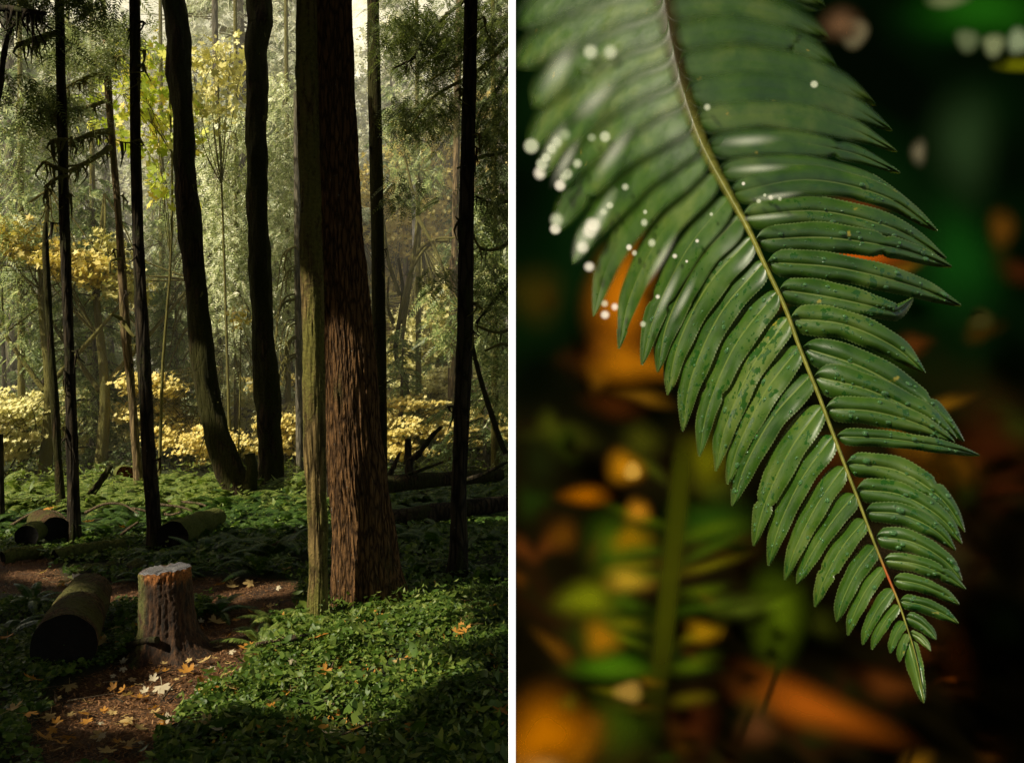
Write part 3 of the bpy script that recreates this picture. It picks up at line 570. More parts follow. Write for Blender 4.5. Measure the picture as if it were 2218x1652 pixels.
# drooping mossy limbs of the pale conifer behind the curved trunk
for cond, pxs in ((None, None),):
    x0, Y0, _ = T(470, 17.5)
    e = empty('drooping_conifer', (x0, Y0, 0), 'conifer skirted with long drooping mossy limbs behind the curved trunk', 'tree')
    mbt = MB(); P = np.array([at(462, -200, 17.5), at(474, 600, 17.5), at(478, 940, 17.5), at(479, 1005, 17.5)]); tube(mbt, interp_path(P, 20), .06, 12); mbt.build('trunk', M['bark_far'], e, True, (x0, Y0, 0))
    for i in range(26):
        sgn = -1 if i % 5 < 3 else 1; y0 = R.uniform(480, 760); ln = R.uniform(60, 140); dr = R.uniform(.7, 1.6)
        Yb = 17.4 + R.uniform(-1, .3)
        limb_part(e, [(474, y0, 17.5), (474 + sgn * ln * .5, y0 + ln * .12, Yb), (474 + sgn * ln * .85, y0 + ln * .55 * dr, Yb - .2), (474 + sgn * ln, y0 + ln * dr, Yb - .3)], R.uniform(.014, .028), .008, hang=5, seed=i)
    x0, Y0, _ = T(640, 15.5)
    e = empty('drooping_conifer', (x0, Y0, 0), 'conifer with hanging mossy limbs between the knobbly trunk and the front green trunk', 'tree')
    mbt = MB(); P = np.array([at(644, 200, 15.5), at(646, 600, 15.5), at(650, 1028, 15.5)]); tube(mbt, interp_path(P, 20), .07, 12); mbt.build('trunk', M['bark_far'], e, True, (x0, Y0, 0))
    for i in range(12):
        y0 = R.uniform(430, 800); ln = R.uniform(20, 55); dr = R.uniform(1.2, 2.4)
        limb_part(e, [(646, y0, 15.5), (646 - ln * .7, y0 + ln * .4, 15.3), (646 - ln, y0 + ln * dr, 15.2)], R.uniform(.014, .028), .008, hang=5, seed=i + 60)
    # right hand side: dark branches crossing in front of the golden clearing
    x0, Y0, _ = T(1120, 13)
    e = empty('branchy_conifer', (x0, Y0, 0), 'dark conifer at the right border sending long bare limbs into the clearing', 'tree')
    mbt = MB(); P = np.array([at(1135, -300, 13), at(1132, 400, 13), at(1130, 1055, 13)]); tube(mbt, interp_path(P, 20), .12, 12); mbt.build('trunk', M['bark_dark'], e, True, (x0, Y0, 0))
    for i, pts in enumerate([[(1130, 100, 13), (1080, 190, 12.6), (1042, 240, 12.4), (1030, 300, 12.3)], [(1130, 180, 13), (1075, 250, 12.6), (1035, 330, 12.4)], [(1130, 300, 13), (1090, 330, 12.6), (1040, 340, 12.5), (990, 365, 12.4)],
                             [(1130, 590, 13), (1080, 640, 12.6), (1030, 700, 12.4)], [(1130, 700, 13), (1080, 720, 12.6), (1030, 705, 12.5)], [(1130, 480, 13), (1095, 530, 12.6), (1045, 540, 12.5), (1020, 500, 12.4)],
                             [(1130, 430, 13), (1070, 440, 12.5), (1030, 425, 12.3)], [(1130, 760, 13), (1090, 745, 12.6), (1050, 760, 12.5)], [(1130, 20, 13), (1060, 60, 12.6), (1000, 130, 12.4), (930, 175, 12.2)],
                             [(1130, -60, 13), (1040, -20, 12.6), (960, 40, 12.4), (900, 120, 12.2), (850, 150, 12.1)], [(1130, 60, 13), (1040, 150, 12.5), (940, 210, 12.3), (880, 290, 12.2)]]):
        limb_part(e, pts, .035, .014, 'limb' if i % 3 else 'bark_dark', hang=6, seed=i + 90)
    # its dark sprays of needles
    C = []; 
    for (px, py, Y, rx, rz, nn) in [(1050, 60, 12.5, 60, 60, 420), (950, 90, 12.4, 75, 60, 480), (880, 60, 12.2, 60, 60, 300), (1075, 250, 12.4, 40, 90, 360), (960, 230, 12.3, 70, 45, 220), (1080, 430, 12.4, 35, 80, 200), (890, 260, 12.2, 50, 40, 140), (880, 420, 12.5, 40, 30, 70), (950, 600, 12.5, 40, 30, 60), (1070, 620, 12.4, 40, 60, 110)]:
        a = np.array(at(px, py, Y)); C.append(a + R.normal(size=(nn, 3)) * np.array([rx / F * Y * .6, .35, rz / F * Y * .6]))
    C = np.concatenate(C); cb = MB(); k = len(C)
    for c in C:
        az = R.uniform(0, 2 * PI); ax = np.array([math.cos(az), math.sin(az) * .6, -R.uniform(.2, 1.0)]); ax /= np.linalg.norm(ax)
        wv = np.cross(ax, [R.normal() * .4, R.normal() * .4, 1]); wv /= np.linalg.norm(wv); ln = R.uniform(.18, .36)
        q = (np.arange(9) + .5) / 9
        for sg in (-1, 1):
            dv = ax * .7 + wv * sg * .8; dv /= np.linalg.norm(dv); ll = .07 * (1.1 - .6 * q)
            cen = c + ax * (q * ln)[:, None] + dv * (ll * .5)[:, None] - np.array([0, 0, .3]) * (q ** 2 * ln)[:, None]
            V = cen[:, None] + (ll * .55)[:, None, None] * (KITE[None, :, 0, None] * ax + KITE[None, :, 1, None] * dv)
            cb.add(V.reshape(-1, 3), (np.array([[0, 1, 2, 3]])[None] + (np.arange(9) * 4)[:, None, None]).reshape(-1, 4))
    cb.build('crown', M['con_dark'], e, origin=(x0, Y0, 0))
# hanging hemlock sprays, top left, belonging to the thin dark left trunk
cb = MB()
def sprays(cb, spots, leaf=.06, lmin=.18, lmax=.34):
    for (px, py, Y, rx, rz, nn) in spots:
        a = np.array(at(px, py, Y)); CC = a + R.normal(size=(nn, 3)) * np.array([rx / F * Y * .6, .3, rz / F * Y * .6])
        for c in CC:
            az = R.uniform(0, 2 * PI); ax = np.array([math.cos(az), math.sin(az) * .6, -R.uniform(.2, 1.0)]); ax /= np.linalg.norm(ax)
            wv = np.cross(ax, [R.normal() * .4, R.normal() * .4, 1]); wv /= np.linalg.norm(wv); ln = R.uniform(lmin, lmax); q = (np.arange(9) + .5) / 9
            for sg in (-1, 1):
                dv = ax * .7 + wv * sg * .8; dv /= np.linalg.norm(dv); ll = leaf * (1.1 - .6 * q)
                cen = c + ax * (q * ln)[:, None] + dv * (ll * .5)[:, None] - np.array([0, 0, .3]) * (q ** 2 * ln)[:, None]
                V = cen[:, None] + (ll * .55)[:, None, None] * (KITE[None, :, 0, None] * ax + KITE[None, :, 1, None] * dv)
                cb.add(V.reshape(-1, 3), (np.array([[0, 1, 2, 3]])[None] + (np.arange(9) * 4)[:, None, None]).reshape(-1, 4))
sprays(cb, [(60, 5, 8.3, 70, 22, 120), (180, 0, 8.5, 60, 22, 110), (120, 95, 8.5, 50, 20, 20), (100, 210, 8.6, 40, 25, 70), (60, 235, 8.6, 25, 14, 30)])
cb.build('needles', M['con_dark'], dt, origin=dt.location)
cb = MB(); sprays(cb, [(150, 100, 12.3, 60, 40, 160), (250, 60, 12.5, 40, 40, 120), (110, 200, 12.1, 40, 22, 70), (150, 205, 12.1, 30, 20, 60), (240, 130, 12.4, 30, 25, 60), (120, 290, 12, 40, 30, 60)], .09, .25, .5)
cb.build('needles', M['con_grey'], tw, origin=tw.location)
# mossy branch entering top left
e = empty('mossy_branch', at(-40, 20, 7), 'black mossy branch poking in at the top left corner', 'branch')
limb_part(e, [(-60, 20, 7.2), (10, 18, 7), (60, 25, 6.9), (100, 30, 6.9)], .03, .015, 'bark_dark', 'branch', hang=30)
e['category'] = 'branch'
e2 = empty('leaning_limb', at(0, 400, 8), 'dark curved limb leaning out of the left edge', 'branch')
limb_part(e2, [(-12, 240, 8), (0, 190, 8), (10, 110, 7.9), (24, 60, 7.9), (30, 48, 7.9)], .03, .015, 'bark_dark', 'branch')
# dense cedars whose pale fans fill the gaps between the near trunks
M['cedar'] = leaf_mat('pale_cedar_fans', [(0, (.13, .17, .05)), (.35, (.36, .43, .16)), (.7, (.72, .75, .44)), (.9, (.90, .88, .66)), (1, (.78, .34, .08))], .42, .18, .6)
M['cedar_g'] = leaf_mat('green_cedar_fans', [(0, (.06, .11, .025)), (.4, (.19, .27, .07)), (.8, (.46, .52, .18)), (.93, (.72, .70, .30)), (1, (.76, .44, .08))], .45, .2, .5)
def fans(cb, spots, leaf, l0, l1):
    for (px, py, Y, rx, rz, nn) in spots:
        a = np.array(at(px, py, Y)); CC = a + R.uniform(-1, 1, size=(nn, 3)) * np.array([rx / F * Y, .9, rz / F * Y])
        for c in CC:
            az = R.uniform(0, 2 * PI); ax = np.array([math.cos(az), math.sin(az) * .6, -R.uniform(.3, 1.0)]); ax /= np.linalg.norm(ax); ln = R.uniform(l0, l1); q = (np.arange(8) + .5) / 8
            nb_ = np.array([-.5, -.85, .6]) + R.normal(size=3) * .45; nb_ /= np.linalg.norm(nb_); wv = np.cross(nb_, ax); wv /= np.linalg.norm(wv) + 1e-9
            for sg in (-1, 1):
                dv = ax * .8 + wv * sg * .8; dv /= np.linalg.norm(dv); ll = leaf * (1.2 - .7 * q) * R.uniform(.8, 1.2)
                cen = c + ax * (q * ln)[:, None] + dv * (ll * .5)[:, None] - np.array([0, 0, .25]) * (q ** 2 * ln)[:, None]
                xx = np.cross(nb_, dv)
                V = cen[:, None] + (ll * .56)[:, None, None] * (KITE[None, :, 0, None] * xx * .8 + KITE[None, :, 1, None] * dv)
                cb.add(V.reshape(-1, 3), (np.array([[0, 1, 2, 3]])[None] + (np.arange(8) * 4)[:, None, None]).reshape(-1, 4))
def cedar(px, Y, spots, mat, label, leaf=.085, l0=.22, l1=.45):
    x0, Y0, _ = T(px, Y); e = empty('cedar_tree', (x0, Y0, 0), label, 'tree', 'cedars behind the near trunks')
    P = np.array([at(px - 4, -160, Y), at(px, 400, Y), at(px + 2, HY + F * EYE / Y + 6, Y)]); mbt = MB(); tube(mbt, interp_path(P, 20), np.linspace(.03, .07, 20), 10)
    for (sx, sy, sY, rx, rz, nn) in spots:
        for _ in range(7): tube(mbt, interp_path([at(px, sy - R.uniform(0, 40), Y), at((px + sx) / 2, sy - 15, (Y + sY) / 2), at(sx + R.uniform(-rx, rx), sy + R.uniform(-rz, rz), sY)], 8), np.linspace(.018, .006, 8), 5, False)
    mbt.build('trunk', M['limb'], e, True, (x0, Y0, 0)); cb = MB(); fans(cb, spots, leaf, l0, l1); cb.build('crown', mat, e, origin=(x0, Y0, 0))
cedar(512, 17, [(500, 300, 16.6, 50, 60, 230), (490, 420, 16.6, 42, 60, 230), (505, 540, 16.6, 45, 60, 260), (515, 660, 16.6, 40, 60, 230), (455, 560, 16.8, 40, 70, 120), (500, 780, 16.8, 36, 60, 90)], M['cedar'], 'pale cedar filling the gap between the curved trunk and the knobbly trunk')
cedar(622, 17.5, [(612, 230, 17, 34, 60, 170), (615, 350, 17, 36, 60, 200), (615, 470, 17, 36, 60, 190), (622, 590, 17, 34, 60, 170), (625, 700, 17, 28, 50, 110)], M['cedar'], 'pale cedar between the knobbly trunk and the front green trunk')
cedar(350, 18, [(350, 430, 17.5, 34, 60, 90), (345, 540, 17.5, 34, 60, 130), (360, 660, 17.5, 40, 60, 150), (365, 780, 17.5, 40, 55, 110)], M['cedar_g'], 'green cedar between the dotted black trunk and the curved trunk')
cedar(200, 17, [(190, 470, 16.5, 40, 60, 90), (195, 590, 16.5, 46, 60, 150), (200, 700, 16.5, 50, 60, 170), (200, 810, 16.5, 50, 50, 150), (200, 900, 16.5, 50, 40, 90)], M['cedar_g'], 'green cedar between the thin left trunk and the tawny trunk')
cedar(45, 16, [(30, 250, 15.5, 50, 60, 110), (30, 380, 15.5, 50, 60, 160), (45, 500, 15.5, 55, 60, 190), (40, 620, 15.5, 55, 60, 170), (50, 730, 15.5, 50, 50, 80)], M['cedar_g'], 'green cedar with drooping fans at the left edge')
cedar(905, 19, [(880, 250, 18.5, 50, 60, 130), (900, 380, 18.5, 55, 50, 120)], M['cedar_g'], 'green cedar above the golden clearing right of the big trunk')
cedar(1070, 15, [(1060, 480, 14.5, 42, 60, 130), (1070, 600, 14.5, 38, 60, 150), (1065, 720, 14.5, 40, 60, 120), (950, 690, 15.5, 30, 70, 60), (1080, 830, 14.5, 34, 60, 80)], M['cedar_g'], 'green cedar at the right border behind the dark trunk')
cedar(150, 20, [(150, 120, 19.5, 80, 80, 120), (250, 200, 19.5, 50, 80, 70), (80, 180, 19.5, 50, 60, 60), (160, 330, 19.5, 60, 60, 70)], M['con_haze'], 'misty cedar behind the mossy branches at upper left')
cedar(470, 21, [(460, 60, 20.5, 60, 60, 150), (610, 90, 20.5, 40, 90, 170), (320, 50, 20.5, 40, 50, 60), (490, 200, 20.5, 50, 50, 100)], M['con_haze'], 'misty cedar high between the curved and knobbly trunks')
goldtree(905, 21, 5, [(0, 0, 2.2, 1.0, .8, 1.5), (.9, 0, 3.2, .8, .7, 1.3)], 6500, M['gold_pale'], 'pale golden maple glowing just right of the massive trunk', .075)
goldtree(960, 23, 5, [(.2, 0, 1.6, 1.2, .8, 1.4), (0, 0, 4.2, .8, .7, 1.2)], 5500, M['gold_pale'], 'pale golden maple beside the right black trunk', .08)
goldtree(890, 24, 8, [(0, 0, 3.4, 1.0, .8, 1.7), (.2, 0, 5.8, .9, .7, 1.2)], 7000, M['gold'], 'golden maple rising behind the bare twisted tree', .085)
goldtree(1060, 22, 6, [(0, 0, 3.0, 1.1, .8, 1.6)], 4500, M['gold_pale'], 'yellow maple glowing between the right black trunk and the border', .08)
goldtree(95, 15.2, 5, [(-.5, 0, 4.1, .5, .4, .35), (.2, 0, 3.8, .5, .4, .35), (.8, 0, 3.6, .55, .4, .3)], 1500, M['gold'], 'golden maple sprigs behind the top of the broken snag', .07)
goldtree(215, 15.6, 5, [(0, 0, 3.9, .5, .4, .4), (.5, 0, 3.3, .4, .4, .3)], 1100, M['gold_pale'], 'golden maple sprigs behind the tawny trunk', .07)
# leaning thin pole on the right + bare limbs
pole = trunk('leaning_pole', [(1018, 1026, 740), (1030, 1040, 800), (1056, 1068, 890), (1080, 1092, 960), (1090, 1102, 982)], 12.2, M['bark_moss'], 'thin dead pole slanting down to the right border', 'dead tree', None, lump=.1, seg=12, n=50, top=0, flare=-1)
dd = trunk('bare_tree', [(860, 866, 560), (868, 876, 640), (852, 862, 760), (870, 882, 820), (876, 890, 875)], 18, M['bark_moss'], 'twisted bare tree in front of the golden clearing', 'dead tree', None, lump=.15, seg=12, n=50, top=0)
for pts in [[(866, 640, 18), (840, 560, 17.8), (830, 470, 17.7), (815, 430, 17.5)], [(868, 700, 18), (900, 560, 17.7), (940, 520, 17.5), (985, 515, 17.4)], [(870, 740, 18), (905, 470, 17.6), (890, 400, 17.5), (870, 300, 17.5)], [(905, 470, 17.6), (945, 545, 17.5), (975, 620, 17.4)], [(852, 700, 18), (840, 660, 17.8), (842, 600, 17.6)], [(975, 520, 17.6), (930, 530, 17.6), (885, 600, 17.6), (860, 720, 18)]]:
    limb_part(dd[0], pts, .045, .018, 'limb', hang=6)

# ------------------------------------------------------------------ STUMP, LOGS, ROCKS
def stump():
    Y = 5.05; bx, by = at(365, 1395, Y)[0], Y
    e = empty('tree_stump', (bx, by, 0), 'sawn tree stump with a grey wet top and crumbling orange rim beside the footpath', 'stump')
    n, seg = 90, 160; H = .47; th = np.linspace(0, 2 * PI, seg, endpoint=False)
    V = np.zeros((n, seg, 3))
    for i in range(n):
        t = i / (n - 1)
        for j in range(seg):
            dx, dy = math.cos(th[j]), math.sin(th[j]); z = t * H
            hs = 1 + .06 * (dx) ; zz = -.05 + t * (H + .05) * (1 - .05 * (1 - dx) * .5)
            r = .145 + .075 * math.exp(-z / .09) * (1.0 + 1.2 * max(0, mn.noise(Vector((dx * 1.8, dy * 1.8, .4))))) - .004 * t
            if dx > .3 and dy < .6: r += .16 * math.exp(-z / .07) * max(0, dx - .3)
            rd = abs(mn.noise(Vector((dx * 4.2, dy * 4.2, z * 2.5)))); r += .006 * (min(rd * 3.5, 1) - .8) + .007 * mn.noise(Vector((dx * 5, dy * 5, z * 9))) + .006 * mn.noise(Vector((dx * 16, dy * 16, z * 40)))
            if t > .88: r += .008 * mn.noise(Vector((dx * 8, dy * 8, z * 30)))
            V[i, j] = (dx * r - .02 * t, dy * r, zz + (.012 * mn.noise(Vector((dx * 5, dy * 5, 9))) if t > .9 else 0))
    mb = MB(); mb.add(V.reshape(-1, 3), grid_faces(n, seg, True)); mb.build('bark', M['stump_bark'], e, smooth=True)
    mb = MB(); rings = []
    for k, s in enumerate((1.0, .9, .75, .5, .25, .02)):
        rings.append(np.stack([V[-1, :, 0] * s - .02 * (1 - s), V[-1, :, 1] * s, V[-1, :, 2] * s + (1 - s) * (H - .005) + .008 * (k in (1, 2))], 1))
    rg = np.concatenate(rings)
    mb.add(rg, grid_faces(6, seg, True)); mb.build('cut_top', M['cut'], e, smooth=True)
    return e
def stump_bark():
    m, nt = newmat('stump_bark'); n = N(nt); tc = n('ShaderNodeTexCoord').outputs['Object']
    mp_ = n('ShaderNodeMapping', {'Vector': tc, 'Scale': (1, 1, .18)}).outputs[0]
    a = n.noise(mp_, 45, 5, .7); b = n.noise(tc, 90, 4, .7); c = n.noise(tc, 7, 3)
    z = n('ShaderNodeSeparateXYZ', {0: tc}).outputs[2]; x = n('ShaderNodeSeparateXYZ', {0: tc}).outputs[0]
    col = n.ramp(a, [(.35, (.008, .005, .003)), (.55, (.07, .03, .011)), (.75, (.21, .10, .038))])
    ora = n.ramp(b, [(.35, (.10, .03, .006)), (.7, (.60, .22, .05))])
    col = n.mix(n.smooth(n.math('ADD', z, n.math('MULTIPLY', a, .12)), .44, .50), col, ora)
    ms = n.math('MULTIPLY', n.smooth(n.math('MULTIPLY', x, -1.0), .05, .12), n.smooth(c, .4, .55))
    col = n.mix(n.math('MULTIPLY', ms, .8), col, n.ramp(b, [(.3, (.05, .06, .012)), (.7, (.22, .23, .06))]))
    p = n('ShaderNodeBsdfPrincipled', {'Base Color': col, 'Roughness': .85, 'Normal': n('ShaderNodeBump', {'Height': n.math('ADD', a, b), 'Strength': .8, 'Distance': .01}).outputs[0]})
    n.out(p.outputs[0]); return m
M['stump_bark'] = stump_bark(); stump()
def log(name, p0, p1, r0, r1, label, mat='bark_logmoss', group=None, end='end', seg=60, n=60, lump=.06, hollow=.0):
    """log from p0 (near end) to p1 (far end), world coords of the axis"""
    p0 = np.array(p0, float); p1 = np.array(p1, float); P = p0 + (p1 - p0) * np.linspace(0, 1, n)[:, None]
    P[:, 2] += .01 * np.sin(np.linspace(0, 5, n)); rr = np.linspace(r0, r1, n); T_, A, B = frames(P); th = np.linspace(0, 2 * PI, seg, endpoint=False)
    V = np.zeros((n, seg, 3))
    for i in range(n):
        for j in range(seg):
            q = P[i] + rr[i] * (math.cos(th[j]) * A[i] + math.sin(th[j]) * B[i])
            r = rr[i] * (1 + lump * fbm(q, 5) + .03 * nz(q, 22)); V[i, j] = P[i] + r * (math.cos(th[j]) * A[i] + math.sin(th[j]) * B[i])
            if i == 0: V[i, j] += (p0 - p1) / np.linalg.norm(p1 - p0) * .02 * nz(q, 12)
    e = empty(name, tuple(p0 * [1, 1, 0]), label, 'log', group); mb = MB(); mb.add(V.reshape(-1, 3), grid_faces(n, seg, True)); mb.build('bark', M[mat], e, smooth=True, origin=p0 * [1, 1, 0])
    for k, k2 in ((0, 0), (n - 1, 1)):
        mb = MB(); c = P[k]; ax = (p1 - p0) / np.linalg.norm(p1 - p0) * (1 if k == 0 else -1)
        rg = np.concatenate([V[k], c + (V[k] - c) * .93 + ax * .004, c + (V[k] - c) * .8 + ax * .012, c + (V[k] - c) * .4 + ax * .018, c + (V[k] - c) * .02 + ax * .016])
        mb.add(rg, grid_faces(5, seg, True)); mb.build('cut_end', M[end], e, smooth=True, origin=p0 * [1, 1, 0])
    return e
M['bark_logmoss'] = bark_mat('mossy_log_bark', (.03, .018, .008), (.20, .11, .05), (.16, .15, .04), .5, scale=1.4, bump=.9)
M['moss_log'] = bark_mat('green_moss_log', (.03, .02, .01), (.14, .09, .04), (.20, .22, .05), .85, bump=.9)
Yl = gY(1460) + .05; c0 = at(138, 1404, Yl); 
log('fallen_log', (c0[0], Yl, .135), (c0[0] - .47, Yl + 1.25, .13), .165, .14, 'fat sawn log lying on the left verge with its black cut face to the camera', 'bark_logmoss')
Y1 = gY(1192) ; a = at(57, 1165, Y1); log('fallen_log', (a[0], Y1, .11 + .02), (a[0] - .12, Y1 + .5, .13), .105, .09, 'short mossy topped log with round black end, left one of the pair', 'moss_log', 'pair of short logs by the path', seg=40, n=30)
Y1 = gY(1176); a = at(120, 1145, Y1); log('fallen_log', (a[0], Y1, .13), (a[0] - .42, Y1 + .5, .15), .125, .12, 'short log with black end right against the thin trunk, right one of the pair', 'bark_logmoss', 'pair of short logs by the path', seg=40, n=30)
Y1 = gY(1215); log('mossy_log', (at(118, 1, Y1)[0], Y1, .05), (at(268, 1, Y1 + .5)[0], Y1 + .5, .07), .055, .05, 'low mossy log lying flat along the far edge of the back path', 'moss_log', seg=30, n=40, lump=.2)
Y1 = gY(1200) + .1; log('mossy_log', (at(375, 1, Y1)[0], Y1, .13), (at(470, 1, Y1 + .9)[0], Y1 + .9, .2), .15, .10, 'dark log topped with bright moss behind the stump', 'moss_log', seg=36, n=40, lump=.15)
Y1 = gY(1212); log('mossy_log', (at(20, 1, Y1)[0], Y1 - .1, .04), (at(70, 1, Y1)[0], Y1 + .15, .05), .06, .06, 'small dark mossy log at the foot of the leftmost short log', 'moss_log', seg=30, n=20, lump=.2)
log('fallen_tree', at(822, 1052, 9.6), at(1085, 1026, 10.6), .10, .07, 'fallen trunk lying behind the right black trunk', 'bark_moss' , seg=30, n=50, lump=.12)
log('fallen_tree', (at(830, 1, 9)[0], 9.0, .12), (at(1120, 1, 9.4)[0], 9.4, .3), .11, .08, 'dark fallen trunk half buried in ferns on the right', 'bark_dark', seg=30, n=50, lump=.12)
log('rotten_log', at(272, 1027, 13.2), at(262, 1022, 14.2), .13, .11, 'broken log with a bright rusty red end in the fern bed', 'moss_log', end='wood_red', seg=40, n=20, lump=.2)
def rock(px, py, rx, rz, label):
    Y = gY(py); x = (px - CX) / F * Y; th = np.linspace(0, 2 * PI, 30, endpoint=False); ph = np.linspace(-.4, PI / 2, 16)
    V = []
    for p in ph:
        for t in th:
            d = Vector((math.cos(p) * math.cos(t), math.cos(p) * math.sin(t), math.sin(p))); k = 1 + .25 * mn.noise(d * 2.2 + Vector((px, 0, 0))) + .08 * mn.noise(d * 7)
            V.append((d.x * rx * k, d.y * rx * .8 * k, d.z * rz * k))
    e = MB(); e.add(V, grid_faces(16, 30, True)); o = e.build('mossy_rock', M['rock'], None, True); o.location = (x, Y, gz(x, Y)); tag(o, label, 'rock', 'mossy rocks by the back path')
rock(195, 1240, .15, .10, 'flat grey rock capped with moss between the mossy log and the path'); rock(243, 1232, .07, .09, 'small round mossy rock beside the flat grey one'); rock(165, 1232, .09, .06, 'low mossy rock left of the flat grey one')
rock(300, 1225, .10, .07, 'mossy hump behind the stump, left side'); rock(262, 1245, .10, .05, 'low mossy hump by the path nearest the stump')
def stick(pts, r0, r1, label, mat='twig', name='fallen_branch', group=None, lump=.2):
    P = interp_path([at(*p) for p in pts], 24); b = P[0] * [1, 1, 1]
    mb = MB(); tube(mb, P, np.linspace(r0, r1, 24) * (1 + lump * R.normal(size=24) * .4), 8); o = mb.build(name, M[mat], None, True, origin=tuple(b)); tag(o, label, 'branch', group); return o
stick([(184, 1082, 10.9), (205, 1060, 11), (232, 1022, 11), (240, 1008, 11)], .05, .03, 'dark fallen branch propped up beside the red ended log', 'bark_moss')
for k in range(7): pass
stick([(842, 1036, 10), (848, 1020, 10), (866, 980, 10)], .05, .015, 'short dark jagged branch standing right of the massive trunk', 'bark_dark')
sg = stick([(886, 1040, 10.2), (888, 1000, 10.2), (905, 985, 10.2), (935, 945, 10.1), (955, 925, 10)], .05, .02, 'dark broken branch slanting up across the golden shrubs', 'bark_dark')
stick([(884, 1005, 10.3), (884, 990, 10.3), (884, 950, 10.3)], .06, .035, 'stubby black snag upright behind the slanting branch', 'bark_dark', 'snag')
stick([(848, 1042, 9.8), (900, 1022, 9.8), (960, 1000, 9.9)], .03, .012, 'thin dark branch lying at the foot of the golden shrubs', 'bark_dark')
stick([(1010, 1040, 9.4), (1050, 1025, 9.4), (1100, 1000, 9.4)], .03, .015, 'thin dark branch leaning behind the right black trunk', 'bark_dark')
for i, p in enumerate([[(185, 1110, 9.6), (225, 1092, 9.6), (265, 1092, 9.6), (300, 1112, 9.5)], [(20, 1140, 9.3), (70, 1112, 9.3), (120, 1108, 9.3), (150, 1130, 9.3)], [(285, 1100, 9.6), (318, 1108, 9.6), (330, 1130, 9.5)],
                       [(345, 1092, 10), (400, 1100, 10), (440, 1120, 9.9)], [(355, 1112, 9.5), (370, 1115, 9.5), (392, 1108, 9.5)], [(262, 1158, 8.6), (285, 1140, 8.6), (300, 1130, 8.6)], [(365, 1085, 10.5), (430, 1090, 10.4), (462, 1105, 10.3)], [(590, 1180, 8), (628, 1165, 8), (640, 1150, 8)]]):
    stick(p, .017, .009, ['arching bare twig left of the black dotted trunk', 'arching bare twig over the pair of short logs', 'bent twig touching the black dotted trunk', 'long pale twig in the fern bed right of the dotted trunk', 'short straight pale twig at the dotted trunk', 'pale broken twig before the fern bed left of the dotted trunk', 'curved twig furthest back in the fern bed', 'pale twig leaning left of the front green trunk'][i], group='bare twigs in the fern bed')
stick([(245, 1408, 4.95), (310, 1388, 4.9), (340, 1385, 4.85)], .016, .02, 'split grey root wood at the foot of the stump', 'bark_dark')
stick([(600, 1400, 4.9), (650, 1378, 5), (700, 1375, 5.1)], .012, .012, 'thin brown branch lying at the foot of the front green trunk', 'bark_dark')
stick([(555, 1395, 4.9), (590, 1388, 4.95), (640, 1376, 5)], .012, .008, 'pale brown stick at the edge of the ground cover', 'twig')
stick([(410, 1598, 3.6), (480, 1600, 3.62), (560, 1618, 3.55)], .02, .02, 'dark half buried log end at the bottom of the path', 'bark_dark')
for p, l in (([(720, 1535, 4.0), (800, 1540, 4.0), (880, 1570, 3.9)], 'thin dark twig arching over the front ground cover'), ([(1040, 1290, 6.0), (1090, 1295, 6.0), (1110, 1300, 6)], 'short dark branch at the right border of the ground cover')):
    stick(p, .006, .004, l, 'bark_dark')

# ------------------------------------------------------------------ FERNS
def frond_geo(mb, base, az, L, lift, arch, w=.10, n=26, seed=0, fold=.25):
    d = np.array([math.cos(az), math.sin(az), 0]); side = np.array([-d[1], d[0], 0])
    s = np.linspace(0, 1, n); up = lift
    P = np.array(base) + d * (L * (s * math.cos(up) + .25 * s ** 2 * math.sin(up)))[:, None] + np.array([0, 0, 1.0]) * (L * (s * math.sin(up) - arch * s ** 2.2))[:, None]
    T_ = np.gradient(P, axis=0); T_ /= np.linalg.norm(T_, axis=1)[:, None]
    tube(mb, P, np.linspace(.004, .0015, n), 4, False)
    wid = w * np.sin(np.clip((s - .08) / .92, 0, 1) ** .75 * PI) ** .6
    m = 1
    ss = np.linspace(.12, .99, n * m * 1 + 6); Q = np.array([np.interp(ss, s, P[:, j]) for j in range(3)]).T; TT = np.array([np.interp(ss, s, T_[:, j]) for j in range(3)]).T
    W = np.interp(ss, s, wid) + .006; st = L / len(ss)
    for sgn in (-1, 1):
        nrm = np.cross(TT, side); nrm /= np.linalg.norm(nrm, axis=1)[:, None]; nrm *= np.sign(nrm[:, 2:3] + 1e-9)
        dv = side * sgn + TT * .35 - np.array([0, 0, fold]) + R.normal(size=(len(ss), 3)) * .06; dv /= np.linalg.norm(dv, axis=1)[:, None]
        hw = st * .62
        a = Q - TT * hw * .6; b = Q + TT * hw * .9; c1 = Q + dv * (W * .55)[:, None] + TT * hw * .9; c2 = Q + dv * (W * .55)[:, None] - TT * hw * .5; tip = Q + dv * W[:, None] + TT * hw * .4 - np.array([0, 0, .15]) * W[:, None]
        V = np.stack([a, c2, tip, c1, b], 1).reshape(-1, 3)
        k = np.arange(len(ss))[:, None] * 5
        mb.add(V, np.concatenate([k + np.array([[0, 1, 3, 4]])])); mb.f[-1] = mb.f[-1]
        mb.add(V, np.concatenate([k + np.array([[1, 2, 3]])]))
fern_sets = []
for s_ in range(4):
    fr = []
    nf = 11 + s_
    for i in range(nf):
        mb = MB(); frond_geo(mb, (0, 0, 0), 2 * PI * i / nf + R.normal() * .2, R.uniform(.5, .85), R.uniform(.5, 1.15), R.uniform(.35, .75)); fr.append(mb)
    fern_sets.append(fr)
fern_parts = [[mb.build('frond', M['fern'], mesh_only=True) for mb in fr] for fr in fern_sets]
